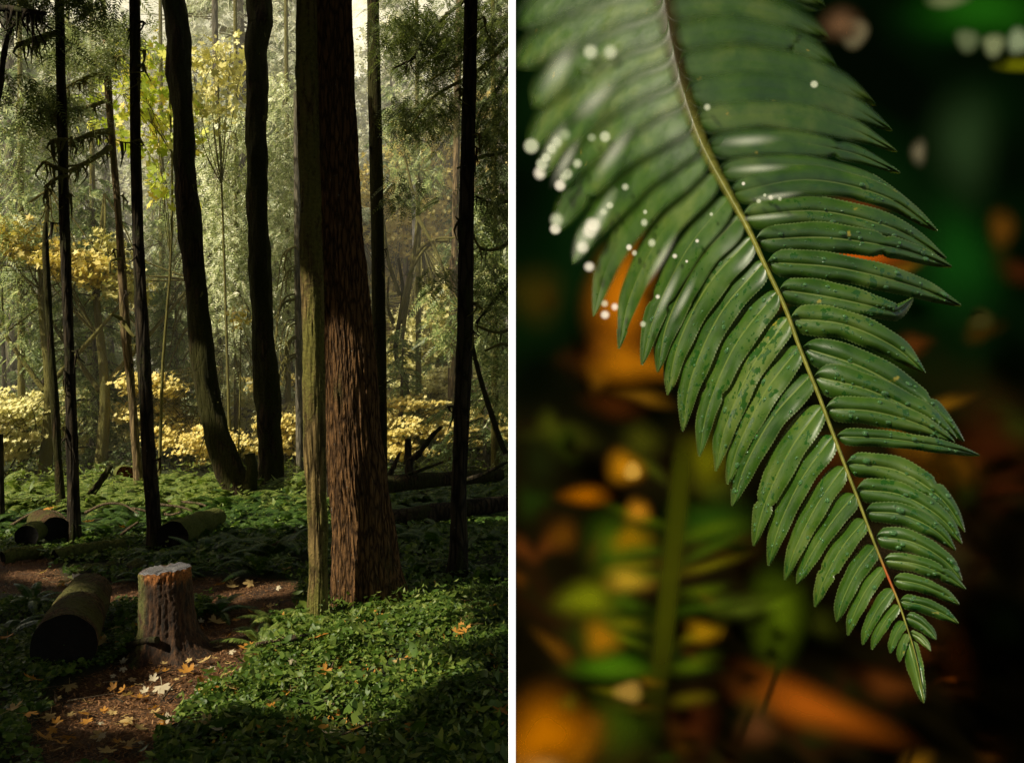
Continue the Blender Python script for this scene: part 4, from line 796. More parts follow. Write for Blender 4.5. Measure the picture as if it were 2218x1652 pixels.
def merged(fr, mat):
    m = MB()
    for b in fr:
        for v, f in zip(b.v, b.f): m.v.append(v); m.f.append(f + m.n)
        m.n += b.n
    return m.build('sword_fern', mat, mesh_only=True)
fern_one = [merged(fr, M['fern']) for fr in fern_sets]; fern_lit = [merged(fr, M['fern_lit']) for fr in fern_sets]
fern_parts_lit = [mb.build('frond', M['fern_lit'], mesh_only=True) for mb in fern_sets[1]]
def near_fern(px, py, sc, label, group='sword ferns near the path', k=None):
    x, y = gnd(px, py); e = empty('sword_fern', (x, y, gz(x, y) - .01), label, 'fern', group, R.uniform(0, 6)); e.scale = (sc,) * 3
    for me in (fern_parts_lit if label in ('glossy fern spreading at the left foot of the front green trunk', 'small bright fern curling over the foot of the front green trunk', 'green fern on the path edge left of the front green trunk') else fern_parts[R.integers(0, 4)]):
        o = bpy.data.objects.new('frond', me); COL.objects.link(o); o.parent = e
for a in [(565, 1395, .42, 'glossy fern spreading at the left foot of the front green trunk'), (690, 1372, .42, 'small bright fern curling over the foot of the front green trunk'), (760, 1372, .38, 'dark fern in front of the massive trunk'),
          (600, 1345, .45, 'green fern on the path edge left of the front green trunk'), (470, 1318, .45, 'dark fern just right of the stump'), (10, 1360, .5, 'fern at the left edge above the sawn log'), (70, 1300, .45, 'fern arching over the far end of the sawn log'),
          (880, 1370, .42, 'fern in the ground cover right of the massive trunk'), (1000, 1330, .42, 'fern in the ground cover by the right black trunk'), (1080, 1365, .5, 'fern at the right border beside the dark branch'),
          (600, 1215, .8, 'large dark fern left of the front green trunk'), (520, 1190, .8, 'large dark fern behind the stump to its right'), (440, 1215, .7, 'dark fern directly behind the stump'), (560, 1245, .6, 'low fern at the back edge of the path'),
          (940, 1190, .75, 'fern between the massive trunk and the right black trunk'), (1060, 1180, .8, 'fern to the right of the right black trunk'), (900, 1150, .8, 'fern behind the massive trunk on its right'), (1040, 1250, .6, 'fern by the foot of the right black trunk'),
          (900, 1240, .55, 'fern right beside the base of the massive trunk'), (560, 1600, .3, 'dark fern in the front ground cover, left'), (640, 1640, .33, 'dark fern in the bottom ground cover'), (880, 1640, .32, 'dark fern at the bottom right of the forest'), (1050, 1560, .33, 'dark fern at the right in the front ground cover'),
          (960, 1460, .34, 'dim fern in the shaded ground cover'), (640, 1140, .8, 'dark fern behind the front green trunk'), (340, 1210, .5, 'small fern at the foot of the dotted trunk'), (390, 1250, .4, 'low fern behind the stump top'), (310, 1255, .35, 'small fern left of the stump at the back path')]:
    near_fern(*a)
R2 = np.random.default_rng(5)
n_f = 0
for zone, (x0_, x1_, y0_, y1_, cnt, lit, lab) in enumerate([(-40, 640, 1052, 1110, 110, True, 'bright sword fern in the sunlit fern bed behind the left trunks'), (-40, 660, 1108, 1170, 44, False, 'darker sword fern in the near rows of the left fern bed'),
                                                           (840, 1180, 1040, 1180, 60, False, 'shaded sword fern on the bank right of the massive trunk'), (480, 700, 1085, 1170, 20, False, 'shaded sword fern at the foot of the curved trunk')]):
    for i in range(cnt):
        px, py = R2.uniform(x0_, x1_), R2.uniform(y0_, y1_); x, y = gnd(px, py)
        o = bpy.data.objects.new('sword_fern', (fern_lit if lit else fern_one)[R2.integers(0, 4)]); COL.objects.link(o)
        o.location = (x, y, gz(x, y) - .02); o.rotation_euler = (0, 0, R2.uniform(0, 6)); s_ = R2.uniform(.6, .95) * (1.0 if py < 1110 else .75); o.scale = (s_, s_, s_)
        tag(o, lab, 'fern', lab + 's' if False else 'sword ferns, ' + lab.split('sword fern ')[1])

# ------------------------------------------------------------------ GROUND COVER, CHIPS, LEAVES
def cover(name, n, region, size, mat, label, hmin=.02, hmax=.07, outline=ROUND, avoid=True, seed=3, tilt=.45, cl=1.2):
    rg = np.random.default_rng(seed); pts = []
    while len(pts) < n:
        px, py = rg.uniform(*region[0]), rg.uniform(*region[1]) ** 1.0
        # uniform over ground area, not over the picture
        Y = rg.uniform(gY(region[1][1]), gY(region[1][0])); x = rg.uniform((region[0][0] - CX) / F * Y, (region[0][1] - CX) / F * Y)
        if avoid and onpath(x + .09 * mn.noise(Vector((x * 5, Y * 5, 1))) + .04 * mn.noise(Vector((x * 17, Y * 17, 1))), Y + .12 * mn.noise(Vector((x * 5, Y * 5, 7)))): continue
        d = mn.noise(Vector((x * 2.1, Y * 2.1, seed))) + .5 * mn.noise(Vector((x * 6, Y * 6, seed)))
        if rg.random() > .62 + cl * 1.2 * d: continue
        pts.append((x, Y, gz(x, Y) + rg.uniform(hmin, hmax) + .09 * max(0, d)))
    C = np.array(pts); Zv = rg.normal(size=(n, 3)) * tilt; Zv[:, 2] += 1; Zv[:, 1] -= .15; Zv /= np.linalg.norm(Zv, axis=1)[:, None]
    A = rg.normal(size=(n, 3)); X = np.cross(Zv, A); X /= np.linalg.norm(X, axis=1)[:, None]; Yv = np.cross(Zv, X)
    V, Fc = leaf_poly_block(outline, C, X, Yv, Zv, size * rg.uniform(.45, 1.0, n) * (1 + .9 * (rg.random(n) > .85)), .28)
    mb = MB(); mb.add(V, Fc); o = mb.build(name, mat); tag(o, label, 'ground cover', kind='stuff'); return o
cover('ground_cover', 44000, ((250, 1140), (1290, 1760)), .0138, M['cover'], 'glossy round leaved ground cover carpeting the bank right of the path', .01, .075, cl=.9)
cover('ground_cover', 9000, ((-60, 330), (1290, 1720)), .0125, M['cover'], 'low green ground cover on the left verge around the sawn log', .01, .05, seed=8)
cover('ground_cover', 9000, ((360, 1140), (1130, 1300)), .02, M['cover'], 'green undergrowth between the ferns behind the stump and trunks', .01, .12, seed=9)
cover('ground_cover', 5000, ((-60, 400), (1150, 1260)), .018, M['cover'], 'sparse green undergrowth beyond the back path', .01, .06, seed=10)
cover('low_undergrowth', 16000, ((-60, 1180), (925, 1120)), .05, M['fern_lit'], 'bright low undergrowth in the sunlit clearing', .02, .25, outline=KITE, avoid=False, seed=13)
def chips(n, seed=21):
    rg = np.random.default_rng(seed); pts = []
    while len(pts) < n:
        Y = rg.uniform(3.0, 8.2); x = rg.uniform(-.62 * Y, -.2)
        if not bool(onpath(x, Y)): 
            if rg.random() > .30: continue
        pts.append((x, Y, gz(x, Y) - .008 + rg.uniform(0, .006)))
    C = np.array(pts); Zv = rg.normal(size=(n, 3)) * .35; Zv[:, 2] += 1; Zv /= np.linalg.norm(Zv, axis=1)[:, None]
    A = rg.normal(size=(n, 3)); X = np.cross(Zv, A); X /= np.linalg.norm(X, axis=1)[:, None]; Yv = np.cross(Zv, X)
    V, Fc = leaf_poly_block(np.array([[-.25, -1, 0], [.22, -.9, 0], [.3, .8, 0], [-.15, 1, 0]]), C, X, Yv, Zv, rg.uniform(.004, .013, n), .1)
    mb = MB(); mb.add(V, Fc); o = mb.build('bark_chips', M['chip']); tag(o, 'reddish bark chips and needles littering the footpath', 'litter', kind='stuff')
chips(34000)
cover('broad_seedlings', 900, ((300, 1140), (1290, 1760)), .03, M['cover'], 'broader glossy leaves standing above the ground cover', .05, .12, outline=OVAL, seed=34, tilt=.6, cl=1.0)
cover('seedlings', 2200, ((300, 1140), (1290, 1760)), .026, M['fern_lit'], 'scattered taller seedlings and grass tips poking out of the ground cover', .06, .15, outline=KITE, seed=31, tilt=1.1, cl=.6)
cover('leaf_litter', 1300, ((250, 1140), (1290, 1760)), .017, M['fallen_o'], 'brown and orange leaf litter caught in the ground cover', .0, .06, outline=OVAL, seed=32, tilt=.7, cl=.2)
for i_ in range(26):
    px, py = R.uniform(60, 1090), R.uniform(1240, 1640); x, y = gnd(px, py); a_ = R.uniform(0, PI); ln = R.uniform(.08, .3); z = gz(x, y) + (.012 if onpath(x, y) else .07)
    mb = MB(); tube(mb, interp_path([(x, y, z), (x + math.cos(a_) * ln * .5, y + math.sin(a_) * ln * .5, z + R.uniform(.0, .025)), (x + math.cos(a_) * ln, y + math.sin(a_) * ln, z)], 8), np.linspace(R.uniform(.003, .006), .002, 8), 6)
    tag(mb.build('twig', M['twig' if i_ % 2 else 'bark_dark'], None, True, (x, y, z)), 'small dead twig lying on the forest floor', 'twig', 'small twigs scattered on the floor')
# fallen leaves: each its own thing
def leaf_mesh(mat, curl, seed, pet=True):
    rg = np.random.default_rng(seed); mb = MB(); k = len(MAPLE); rings = []
    for s in (1, .66, .33): 
        o = MAPLE * s; z = curl * (o[:, 0] ** 2 + o[:, 1] ** 2) + .10 * np.array([mn.noise(Vector((p[0] * 2.4, p[1] * 2.4, seed))) for p in o]); rings.append(np.stack([o[:, 0], o[:, 1], z], 1))
    V = np.concatenate(rings + [np.array([[0, 0, .02]])]); f = np.concatenate([np.array([[r * k + i, r * k + (i + 1) % k, (r + 1) * k + (i + 1) % k, (r + 1) * k + i] for i in range(k)]) for r in (0, 1)])
    mb.add(V, f); mb.f.append(np.array([[2 * k + i, 2 * k + (i + 1) % k, 3 * k] for i in range(k)]))
    if pet: tube(mb, [(0, 0, .02), (.03, -.4, .06), (.1, -.85, .12)], .018, 4, False)
    return mb.build('fallen_leaf', mat, mesh_only=True)
LM = {c: [leaf_mesh(M['fallen_' + c], cu, i + 3) for i, cu in enumerate((.25, -.15, .4))] for c in 'yop'}
def fleaf(px, py, size, c, label, group='fallen maple leaves', tilt=.25, k=None):
    x, y = gnd(px, py); o = bpy.data.objects.new('fallen_leaf', LM[c][R.integers(0, 3) if k is None else k]); COL.objects.link(o)
    lift = .012 if bool(onpath(x, y)) else .075
    o.location = (x, y, gz(x, y) + lift + size * .1); o.rotation_euler = (R.normal() * tilt, R.normal() * tilt, R.uniform(0, 6.3)); o.scale = (size * 1.5,) * 3; tag(o, label, 'leaf', group)
for a in [(350, 1482, .055, 'p', 'large cream leaf in the sunlit middle of the path'), (303, 1507, .045, 'o', 'orange leaf on the path just below the large cream one'), (109, 1612, .055, 'o', 'big orange leaf at the bottom left of the path'),
          (283, 1565, .035, 'y', 'tan leaf low in the middle of the path, upper of two'), (296, 1583, .033, 'y', 'tan leaf low in the middle of the path, lower of two'), (238, 1640, .04, 'y', 'yellow leaf at the very bottom of the path'),
          (322, 1420, .05, 'p', 'pale yellow leaf right in front of the stump'), (465, 1338, .065, 'y', 'large curled tan leaf on the path right of the stump'), (408, 1452, .045, 'o', 'rusty orange leaf on the sunlit path'), (370, 1415, .03, 'o', 'small orange leaf at the front foot of the stump'),
          (440, 1430, .04, 'y', 'yellow leaf in the sunlit path'), (490, 1492, .04, 'y', 'tan leaf at the right edge of the path'), (430, 1490, .035, 'p', 'small cream leaf near the right path edge'), (540, 1405, .045, 'o', 'orange leaf where path meets the bank'),
          (560, 1390, .04, 'y', 'yellow leaf at the bank edge under the glossy fern'), (240, 1470, .03, 'p', 'pale leaf left of the large cream leaf'), (222, 1415, .05, 'y', 'tan leaf by the black face of the sawn log'), (150, 1480, .045, 'y', 'dull leaf in front of the sawn log'),
          (25, 1575, .04, 'y', 'yellow leaf at the bottom left on the verge'), (60, 1585, .035, 'o', 'orange leaf beside it on the left verge'), (70, 1495, .05, 'o', 'orange leaf on the left verge before the log'), (15, 1400, .05, 'o', 'orange leaf at the left border by the log'),
          (130, 1258, .07, 'p', 'large pale leaf on the back path'), (90, 1240, .04, 'y', 'yellow leaf at the back path edge'), (155, 1262, .04, 'p', 'small pale leaf next to the large one on the back path'), (200, 1300, .05, 'y', 'yellow leaf on the back path left of the stump'),
          (250, 1375, .04, 'y', 'tan leaf in the verge between log and stump'), (270, 1160, .05, 'o', 'orange leaf in the undergrowth behind the back path'), (330, 1160, .04, 'y', 'yellow leaf left of the dotted trunk'), (190, 1145, .06, 'o', 'orange leaf right of the thin left trunk'),
          (110, 1112, .08, 'o', 'orange leaf on top of the right short log'), (475, 1268, .05, 'o', 'orange leaf on the path behind the stump'), (500, 1270, .05, 'y', 'yellow leaf on the path behind the stump'), (545, 1265, .05, 'y', 'yellow leaf far back on the path'),
          (620, 1255, .05, 'y', 'yellow leaf near the front green trunk'), (815, 1310, .06, 'y', 'tan leaf at the right foot of the massive trunk'), (685, 1410, .06, 'o', 'large brown leaf caught in the ground cover under the trunk'), (745, 1400, .035, 'y', 'small yellow leaf in the bright ground cover'),
          (865, 1460, .04, 'y', 'yellow leaf lying on the ground cover, centre right'), (700, 1490, .04, 'o', 'orange leaf on the ground cover, left of centre'), (1010, 1370, .05, 'y', 'yellow leaf in the ground cover at right'), (1035, 1375, .045, 'y', 'second yellow leaf in the ground cover at right'),
          (1085, 1575, .06, 'o', 'orange leaf at the right border of the shaded ground cover'), (712, 1638, .045, 'p', 'pale leaf at the very bottom of the ground cover'), (630, 1530, .04, 'y', 'yellow leaf in the shaded ground cover'), (1000, 1395, .06, 'o', 'orange leaf under the ferns at right'),
          (580, 1375, .04, 'o', 'rusty leaf at the path corner'), (505, 1530, .035, 'y', 'tan leaf at the lower bank edge'), (175, 1395, .035, 'y', 'little leaf on top of the sawn log')]:
    fleaf(*a)
for i in range(230):
    px, py = R2.uniform(60, 640), R2.uniform(1245, 1640); x, y = gnd(px, py)
    if bool(onpath(x, y)) or i % 4 == 0: fleaf(px, py, R2.uniform(.015, .032), 'yop'[R2.integers(0, 3)], 'small scrap of dry leaf scattered on the footpath', 'small leaf scraps on the path', .4)

# ------------------------------------------------------------------ CANOPY added unseen above the frame, its gaps shaped to cast sun patches
lit = []
def L_(p, r): lit.append((np.array(p, float), r))
for y in range(640, 1290, 34): L_(at(704 + (y - 900) * .04, y, 6.0), max(0.0, min(.15, -.06 + (y - 640) * .0006)))
for y in range(620, 1340, 36): L_(at(676, y, 5.7), .09 if y < 900 else .17)
for px, py, r in [(690, 1385, .34), (760, 1375, .36), (840, 1385, .32), (620, 1430, .30), (540, 1440, .30), (470, 1450, .34), (400, 1440, .22), (310, 1470, .14), (700, 1440, .30), (800, 1430, .28), (910, 1350, .24), (640, 1490, .16), (430, 1500, .16), (760, 1500, .14), (930, 1410, .16), (600, 1530, .13), (700, 1560, .12), (850, 1540, .12), (970, 1480, .12), (500, 1500, .2), (760, 1610, .07), (250, 1510, .24), (320, 1550, .2), (160, 1540, .12), (380, 1580, .12), (480, 1290, .16), (560, 1275, .2), (350, 1482, .22), (420, 1480, .26), (130, 1262, .2), (240, 1290, .2), (60, 1240, .2), (600, 1350, .14),
                  (1010, 1340, .14), (1070, 1400, .10), (870, 1460, .08), (200, 1350, .12)]:
    g = gnd(px, py); L_((g[0], g[1], .05), r)
L_(at(345, 1228, 5.05), .20); L_(at(312, 1270, 4.95), .10); L_(at(308, 1310, 4.95), .09); L_(at(306, 1350, 4.95), .09); L_(at(92, 1285, 5.2), .17); L_(at(60, 1140, 8), .15); L_(at(700, 1325, 5.6), .22); L_(at(575, 1365, 5.3), .26); L_(at(610, 1340, 5.5), .2)
for px in range(0, 700, 50):
    for Y in (9.1, 9.9, 10.7, 11.5, 12.3, 13.1, 14):
        if not (410 < px < 620 and Y > 10): L_((T(px, Y)[0], Y, .4), .62 if px < 380 else .4)
for px in (860, 920, 980, 1050): L_((T(px, 9.5)[0], 9.5, .4), .22)
fern_zone = [(np.array([.3, .62, 1.5]), .8), (np.array([.45, 1.0, 1.5]), .8)]
lit += fern_zone
holders = [(t[1][0], t[1][1], t[2][0]) for t in [(x, x[1], x[2]) for x in trees[:6]]]
extra = [(-6.5, -6.5), (-2.5, -5.5), (-11, 3), (-4.6, 1.5), (-8.5, 3.5), (-12.5, 6.0), (-9.5, 8.5), (-14, 1), (2.6, 6.2), (3.6, 9.5), (-9, -5), (3.8, -3)]  # unseen trees added to carry the shading crowns
hold = []
for t in trees[:6] + [trees[8]]: hold.append((t[0], t[2][0][:2]))
def shades(x, y):
    c = 0
    for p, r in lit:
        d = np.array([x - p[0], y - p[1]]); sh = SUN[:2] / np.linalg.norm(SUN[:2]); t = d @ sh
        if t > 0 and p[2] + t * SUN[2] / np.linalg.norm(SUN[:2]) < 9.7 and abs(d[0] * sh[1] - d[1] * sh[0]) < .28 + r * .5: c += 1 if r < .5 else 30
    return c
for i, (x, y) in enumerate(extra):
    opts = [(x + dx_, y + dy_) for dx_ in (0, -1, -2, 1) for dy_ in np.arange(-1.6, 1.61, .2)]
    if shades(x, y): x, y = min([o for o in opts if o[0] > 0 or o[0] < -.62 * max(o[1], 0) - 1.2], key=lambda o: shades(*o) * 10 + abs(o[0] - x) + abs(o[1] - y))
    mbt = MB(); zz = np.linspace(-.1, 9.6, 30); tube(mbt, np.stack([0 * zz + .05 * np.sin(zz), 0 * zz, zz], 1), np.linspace(.2, .1, 30), 16)
    e = empty('added_shade_tree', (x, y, 0), 'added tree outside the picture, its crown shaped to shade the path', 'tree', 'added unseen trees that shade the path'); mbt.build('trunk', M['bark_dark'], e, True)
    hold.append((e, np.array([x, y])))
nq = 88000
C = np.stack([R.uniform(-17, 4.5, nq), R.uniform(-6, 10.9, nq), R.uniform(7.0, 9.8, nq)], 1)
C = C[(C[:, 2] > 1.5 + .45 * C[:, 1] + .75)]
nb = 12000  # unseen leaf walls added to darken the foreground
Wb = np.stack([R.uniform(-10, -.9, nb), R.uniform(-8, -4, nb), R.uniform(.2, 8, nb)], 1)
Wl = np.stack([R.uniform(-15, -8.5, nb), R.uniform(-4, 9.5, nb), R.uniform(.3, 5.5, nb)], 1)
Wr = np.stack([R.uniform(2.2, 5, nb // 2), R.uniform(2.4, 9.5, nb // 2), R.uniform(3.2, 7, nb // 2)], 1)
C = np.concatenate([C, Wb, Wl[Wl[:, 0] < -.62 * Wl[:, 1] - 3], Wr])
keep = C[:, 1] + (C[:, 2] - 1) * .42 / .66 < 14.6
for p, r in lit:
    d = C - p; t = d @ SUN; dist = np.linalg.norm(d - t[:, None] * SUN, axis=1); keep &= ~((dist < r + .13) & (t > 0))
# open sky above the close fern
C = C[keep]
dark = [(at(146, 1404, 4.55), .20), (at(110, 1410, 4.55), .14), (at(395, 1310, 4.95), .07), (at(392, 1350, 4.95), .07)] + [(at(808, y, 6.0), .11) for y in range(300, 1290, 70)] + [(at(835, y, 6.1), .13) for y in range(850, 1290, 70)]
dark += [(at(x, y, 11.6), .26) for x, y in ((378, 30), (385, 130), (395, 260), (400, 360), (415, 470), (425, 580), (440, 690), (455, 790), (475, 890), (500, 980), (525, 1050))] + [(at(x, y, 12.2), .26) for x, y in ((560, 30), (558, 130), (555, 240), (558, 350), (560, 460), (565, 570), (570, 680), (578, 790), (585, 900), (588, 1000))]
extra_c = []  # unseen leaf clusters added to hold the listed points in shade
for p, r in dark:
    for _ in range(int(26 + 260 * r)):
        t = (R.uniform(7.2, 9.6) - p[2]) / SUN[2]; q = np.array(p) + SUN * t + R.normal(size=3) * [r * .6, r * .6, 0]
        if q[2] > 1.5 + .45 * q[1] + .7: extra_c.append(q)
E_ = np.array(extra_c); ke = np.ones(len(E_), bool)
for p, r in lit:
    d = E_ - p; t = d @ SUN; ke &= ~((np.linalg.norm(d - t[:, None] * SUN, axis=1) < r * .9 + .13) & (t > 0))
C = np.concatenate([C, E_[ke]])
H = np.array([h[1] for h in hold]); own = ((C[:, None, :2] - H[None]) ** 2).sum(-1).argmin(1)
for i, (e, _) in enumerate(hold):
    c = C[own == i]; k = len(c)
    if not k: continue
    X, Yv, Zv = rand_frames(k, .8, .7); V, Fc = leaf_poly_block(np.array([[-.6, -1, 0], [.7, -.8, 0], [1, .3, 0], [.2, 1, 0], [-.9, .5, 0]]), c, X, Yv, Zv, R.uniform(.13, .24, k), .1)
    b = np.array(e.location); mb = MB(); mb.add(V, Fc); mb.build('crown', M['canopy'], e, origin=b)

# ==================================================================== THE CLOSE FERN (right half)
def bl_r(x, y): return 1.3 * np.maximum(0, 46.5 - .018 * x - .03 * y)
RACH = [(1436, -60), (1440, 0), (1455, 90), (1475, 180), (1497, 250), (1520, 310), (1545, 360), (1570, 405), (1620, 495), (1660, 580), (1700, 665), (1735, 760), (1775, 860), (1803, 935), (1835, 1020), (1862, 1090), (1890, 1165), (1920, 1240), (1945, 1300), (1962, 1350), (1978, 1400), (1990, 1450), (2000, 1520)]
RP = interp_path([(a, b, 0) for a, b in RACH], 300)[:, :2]
def rach_x(y): return np.interp(y, RP[:, 1], RP[:, 0])
def planeY(x, y):
    d = x - rach_x(y)
    return .52 + .00020 * (1520 - y) + np.where(d < 0, .00027 * -d, -.00010 * d) + .00000035 * d * d
def P3(x, y, off):
    x = np.maximum(x, CX + .6); Y = planeY(x, y) + off
    return np.stack([(x - CX) / F * Y, Y, EYE - (y - HY) / F * Y], -1)
def frond_mat():
    m, nt = newmat('wet_fern_leaf'); n = N(nt)
    tc = n('ShaderNodeTexCoord').outputs['Object']
    uv = n('ShaderNodeAttribute', attribute_name='uvw').outputs['Vector']; sx = n('ShaderNodeSeparateXYZ', {0: uv}); u, v, bl = sx.outputs
    av = n.math('ABSOLUTE', v); soft = n('ShaderNodeAttribute', attribute_name='soft').outputs['Fac']
    sharp = n.math('SUBTRACT', 1.0, n.math('MULTIPLY', bl, .12), clamp=True)
    nw = n.noise(tc, 300, 2); ph = n.math('ADD', n.math('MULTIPLY', u, 1.0), n.math('ADD', n.math('MULTIPLY', av, -7.0), n.math('MULTIPLY', nw, 1.2)))
    vein = n.math('ABSOLUTE', n.math('SINE', n.math('MULTIPLY', ph, 1.15))); vl = n.math('SUBTRACT', 1.0, n.smooth(vein, .0, .45))
    mid = n.math('SUBTRACT', 1.0, n.smooth(av, .02, .075))
    wet = n.smooth(n.math('ADD', n.noise(tc, 150, 3, .55), n.math('MULTIPLY', n.noise(tc, 22, 2), .5)), .87, .89)
    wet = n.math('MULTIPLY', wet, sharp)
    rnd_ = n('ShaderNodeObjectInfo').outputs['Random']
    dry = n.ramp(n.math('ADD', n.noise(tc, 24, 4, .6), n.math('MULTIPLY_ADD', rnd_, .16, -.09)), [(.3, (.017, .064, .002)), (.5, (.046, .115, .006)), (.7, (.115, .178, .024))])
    col = n.mix(n.math('MULTIPLY', wet, .9), dry, (.018, .085, .012))
    col = n.mix(n.math('MULTIPLY', n.math('MULTIPLY', vl, sharp), .34), col, (.03, .085, .015))
    col = n.mix(n.math('MULTIPLY', n.math('MULTIPLY', mid, sharp), .7), col, (.20, .27, .05))
    col = n.mix(n.math('MULTIPLY', n.smooth(av, .93, 1.0), n.math('MULTIPLY', sharp, .22)), col, (.30, .33, .14))
    col = n.mix(n.smooth(n.noise(tc, 60, 3), .70, .76), col, (.30, .26, .03))
    rgh = n.math('SUBTRACT', n.math('MULTIPLY_ADD', n.noise(tc, 70, 3, .6), .34, .24), n.math('MULTIPLY', wet, .22))
    hgt = n.math('ADD', n.math('MULTIPLY', vein, .5), n.math('ADD', n.math('MULTIPLY', n.noise(tc, 900, 3), .35), n.math('MULTIPLY', n.noise(tc, 130, 2, .5), 2.4)))
    bp = n('ShaderNodeBump', {'Height': hgt, 'Strength': n.math('MULTIPLY', sharp, .28), 'Distance': .0004}).outputs[0]
    p = n('ShaderNodeBsdfPrincipled', {'Base Color': col, 'Roughness': rgh, 'Specular IOR Level': 1.0, 'Normal': bp, 'Coat Weight': .35, 'Coat Roughness': .28})
    tr_ = n('ShaderNodeBsdfTranslucent', {'Color': (.10, .22, .02, 1)})
    m1 = n('ShaderNodeMixShader', {0: .12, 1: p.outputs[0], 2: tr_.outputs[0]})
    mx = n('ShaderNodeMixShader', {0: soft, 1: n('ShaderNodeBsdfTransparent').outputs[0], 2: m1.outputs[0]})
    n.out(mx.outputs[0]); return m
M['frond'] = frond_mat()
frond = empty('fern_frond', tuple(P3(np.array(1700.), np.array(665.), 0)), 'large wet sword fern frond hanging diagonally, beaded with water drops', 'fern')
FO = np.array(frond.location)
surf = []
def pinna(side, base, tip, W, lift=.12, S=None, curl=0.0, order=0, toothed=True):
    b = np.array(base, float); t = np.array(tip, float); L = np.linalg.norm(t - b); d = (t - b) / L
    nrm = np.array([d[1], -d[0]]) if side > 0 else np.array([-d[1], d[0]])   # bulges to the outside (up)
    if nrm[1] > 0 and side > 0: nrm = -nrm
    mid1 = b + d * L * .35 + nrm * L * lift; mid2 = b + d * L * .72 + nrm * L * lift * .9
    n_ = int(max(40, L / 1.5)); C = interp_path([(*b, 0), (*mid1, 0), (*mid2, 0), (*t, 0)], n_)[:, :2]
    if curl: # tip curls back up
        s = np.linspace(0, 1, n_); k = np.clip((s - .8) / .2, 0, 1) ** 1.3; C[:, 1] -= k * curl; C[:, 0] -= k * curl * .15
    T_ = np.gradient(C, axis=0); T_ /= np.linalg.norm(T_, axis=1)[:, None]; Nn = np.stack([-T_[:, 1], T_[:, 0]], 1)
    s = np.linspace(0, 1, n_); arc = s * L
    prof = (1 - np.exp(-s / .025)) * (1 - .25 * np.exp(-((s - .0) / .05))) * np.clip(1 - s ** 3.0, 0, 1) ** .85
    W = W * (1 + .07 * math.sin(order * 5.1)); hw = W * .5 * prof * (1 + .05 * np.sin(s * 9 + order * 3) + .035 * np.sin(s * 23 + order * 7))
    if order % 4 == 2 and L > 150: hw = hw * (1 - .28 * np.exp(-((s - .62 - .05 * math.sin(order)) / .025) ** 2))
    br = bl_r(C[:, 0], C[:, 1])
    M_ = 25; vv = np.linspace(-1, 1, M_)
    ext = 1 + br / np.maximum(hw, W * .2) * .9          # the soft rim reaches outwards where the leaf is out of focus
    tooth = (((arc / 7.5) % 1.0)) * 2.6 * np.clip(1 - br / 4, 0, 1) * np.clip(W / 38, .5, 1.1) * (s > .05) if toothed else 0
    V = np.zeros((n_, M_, 2)); soft = np.ones((n_, M_)); vloc = np.zeros((n_, M_))
    for j, v in enumerate(vv):
        w = v * (hw * ext + (abs(v) > .99) * tooth + .3)
        V[:, j] = C + Nn * w[:, None]; dist = hw - np.abs(w)   # inside distance in plate units
        br_ = np.maximum(br, .001); soft[:, j] = np.where(br < 1.0, 1.0, np.clip(.5 + dist / (2 * br_ + .01), 0, 1)); vloc[:, j] = w / (hw + .5)
        ends = np.clip((L * (1 - s) + br * .3) / (br_ * 1.6), 0, 1); soft[:, j] *= np.where(br < 1.0, 1.0, ends)
    soft = soft * soft * (3 - 2 * soft)
    av = np.abs(vloc).clip(0, 1.3)
    fo = np.clip(1 - br / 9, .12, 1)[:, None]
    rel = (-.0014 * np.sin(av.clip(0, 1) * PI) ** .8 + .0012 * av ** 2) * (W / 45) * fo + .0034 * vloc.clip(-1.2, 1.2) * (W / 45)
    rel += fo * (.0010 * np.sin(arc / 34 + order)[:, None] + .0007 * np.sin(arc / 15 + order * 2)[:, None] * vloc)
    rel += (.012 * s ** 2)[:, None] * (L / 300)
    Pt = P3(V[..., 0], V[..., 1], rel)
    mb = MB(); uvw = np.stack([np.broadcast_to(arc[:, None], (n_, M_)), vloc, np.broadcast_to(br[:, None], (n_, M_))], -1).reshape(-1, 3)
    mb.add(Pt.reshape(-1, 3), grid_faces(n_, M_), soft=soft.ravel(), uvw=uvw)
    mb.build('leaflet', M['frond'], frond, True, FO)
    surf.append((Pt, br, W, vloc, V, L))
RT = [((1432, -45), (1790, 20), 74, .10), ((1440, 20), (1800, 90), 74, .10), ((1455, 85), (1815, 150), 76, .12), ((1470, 145), (1900, 230), 76, .10), ((1486, 205), (1935, 285), 74, .10), ((1505, 262), (1945, 330), 68, .09), ((1530, 320), (1950, 375), 64, .08), ((1556, 372), (1985, 450), 56, .10), ((1580, 420), (2030, 500), 52, .13),
      ((1608, 470), (2050, 560), 50, .10), ((1636, 520), (2062, 578), 50, .06), ((1662, 568), (2082, 662), 54, .05), ((1688, 627), (1985, 690), 58, .02), ((1712, 690), (2004, 808), 56, .10), ((1738, 752), (2088, 956), 56, .07), ((1763, 815), (2072, 950), 54, .06), ((1788, 885), (2068, 958), 48, .07), ((1812, 945), (2122, 986), 32, .03),
      ((1833, 1003), (2090, 1152), 50, .14), ((1855, 1060), (2084, 1178), 42, .13), ((1875, 1108), (2070, 1192), 36, .12), ((1898, 1162), (2084, 1257), 38, .12), ((1915, 1212), (2092, 1276), 32, .08), ((1935, 1255), (2078, 1309), 29, .07), ((1950, 1300), (2076, 1350), 27, .06), ((1962, 1335), (2028, 1385), 22, .08), ((1970, 1370), (2016, 1410), 19, .10)]
for i, (b, t, w, l) in enumerate(RT): pinna(1, b, t, w * (1.2 if 7 < i < 26 else .86), l, order=i, curl=45 if t == (1985, 690) else 0)
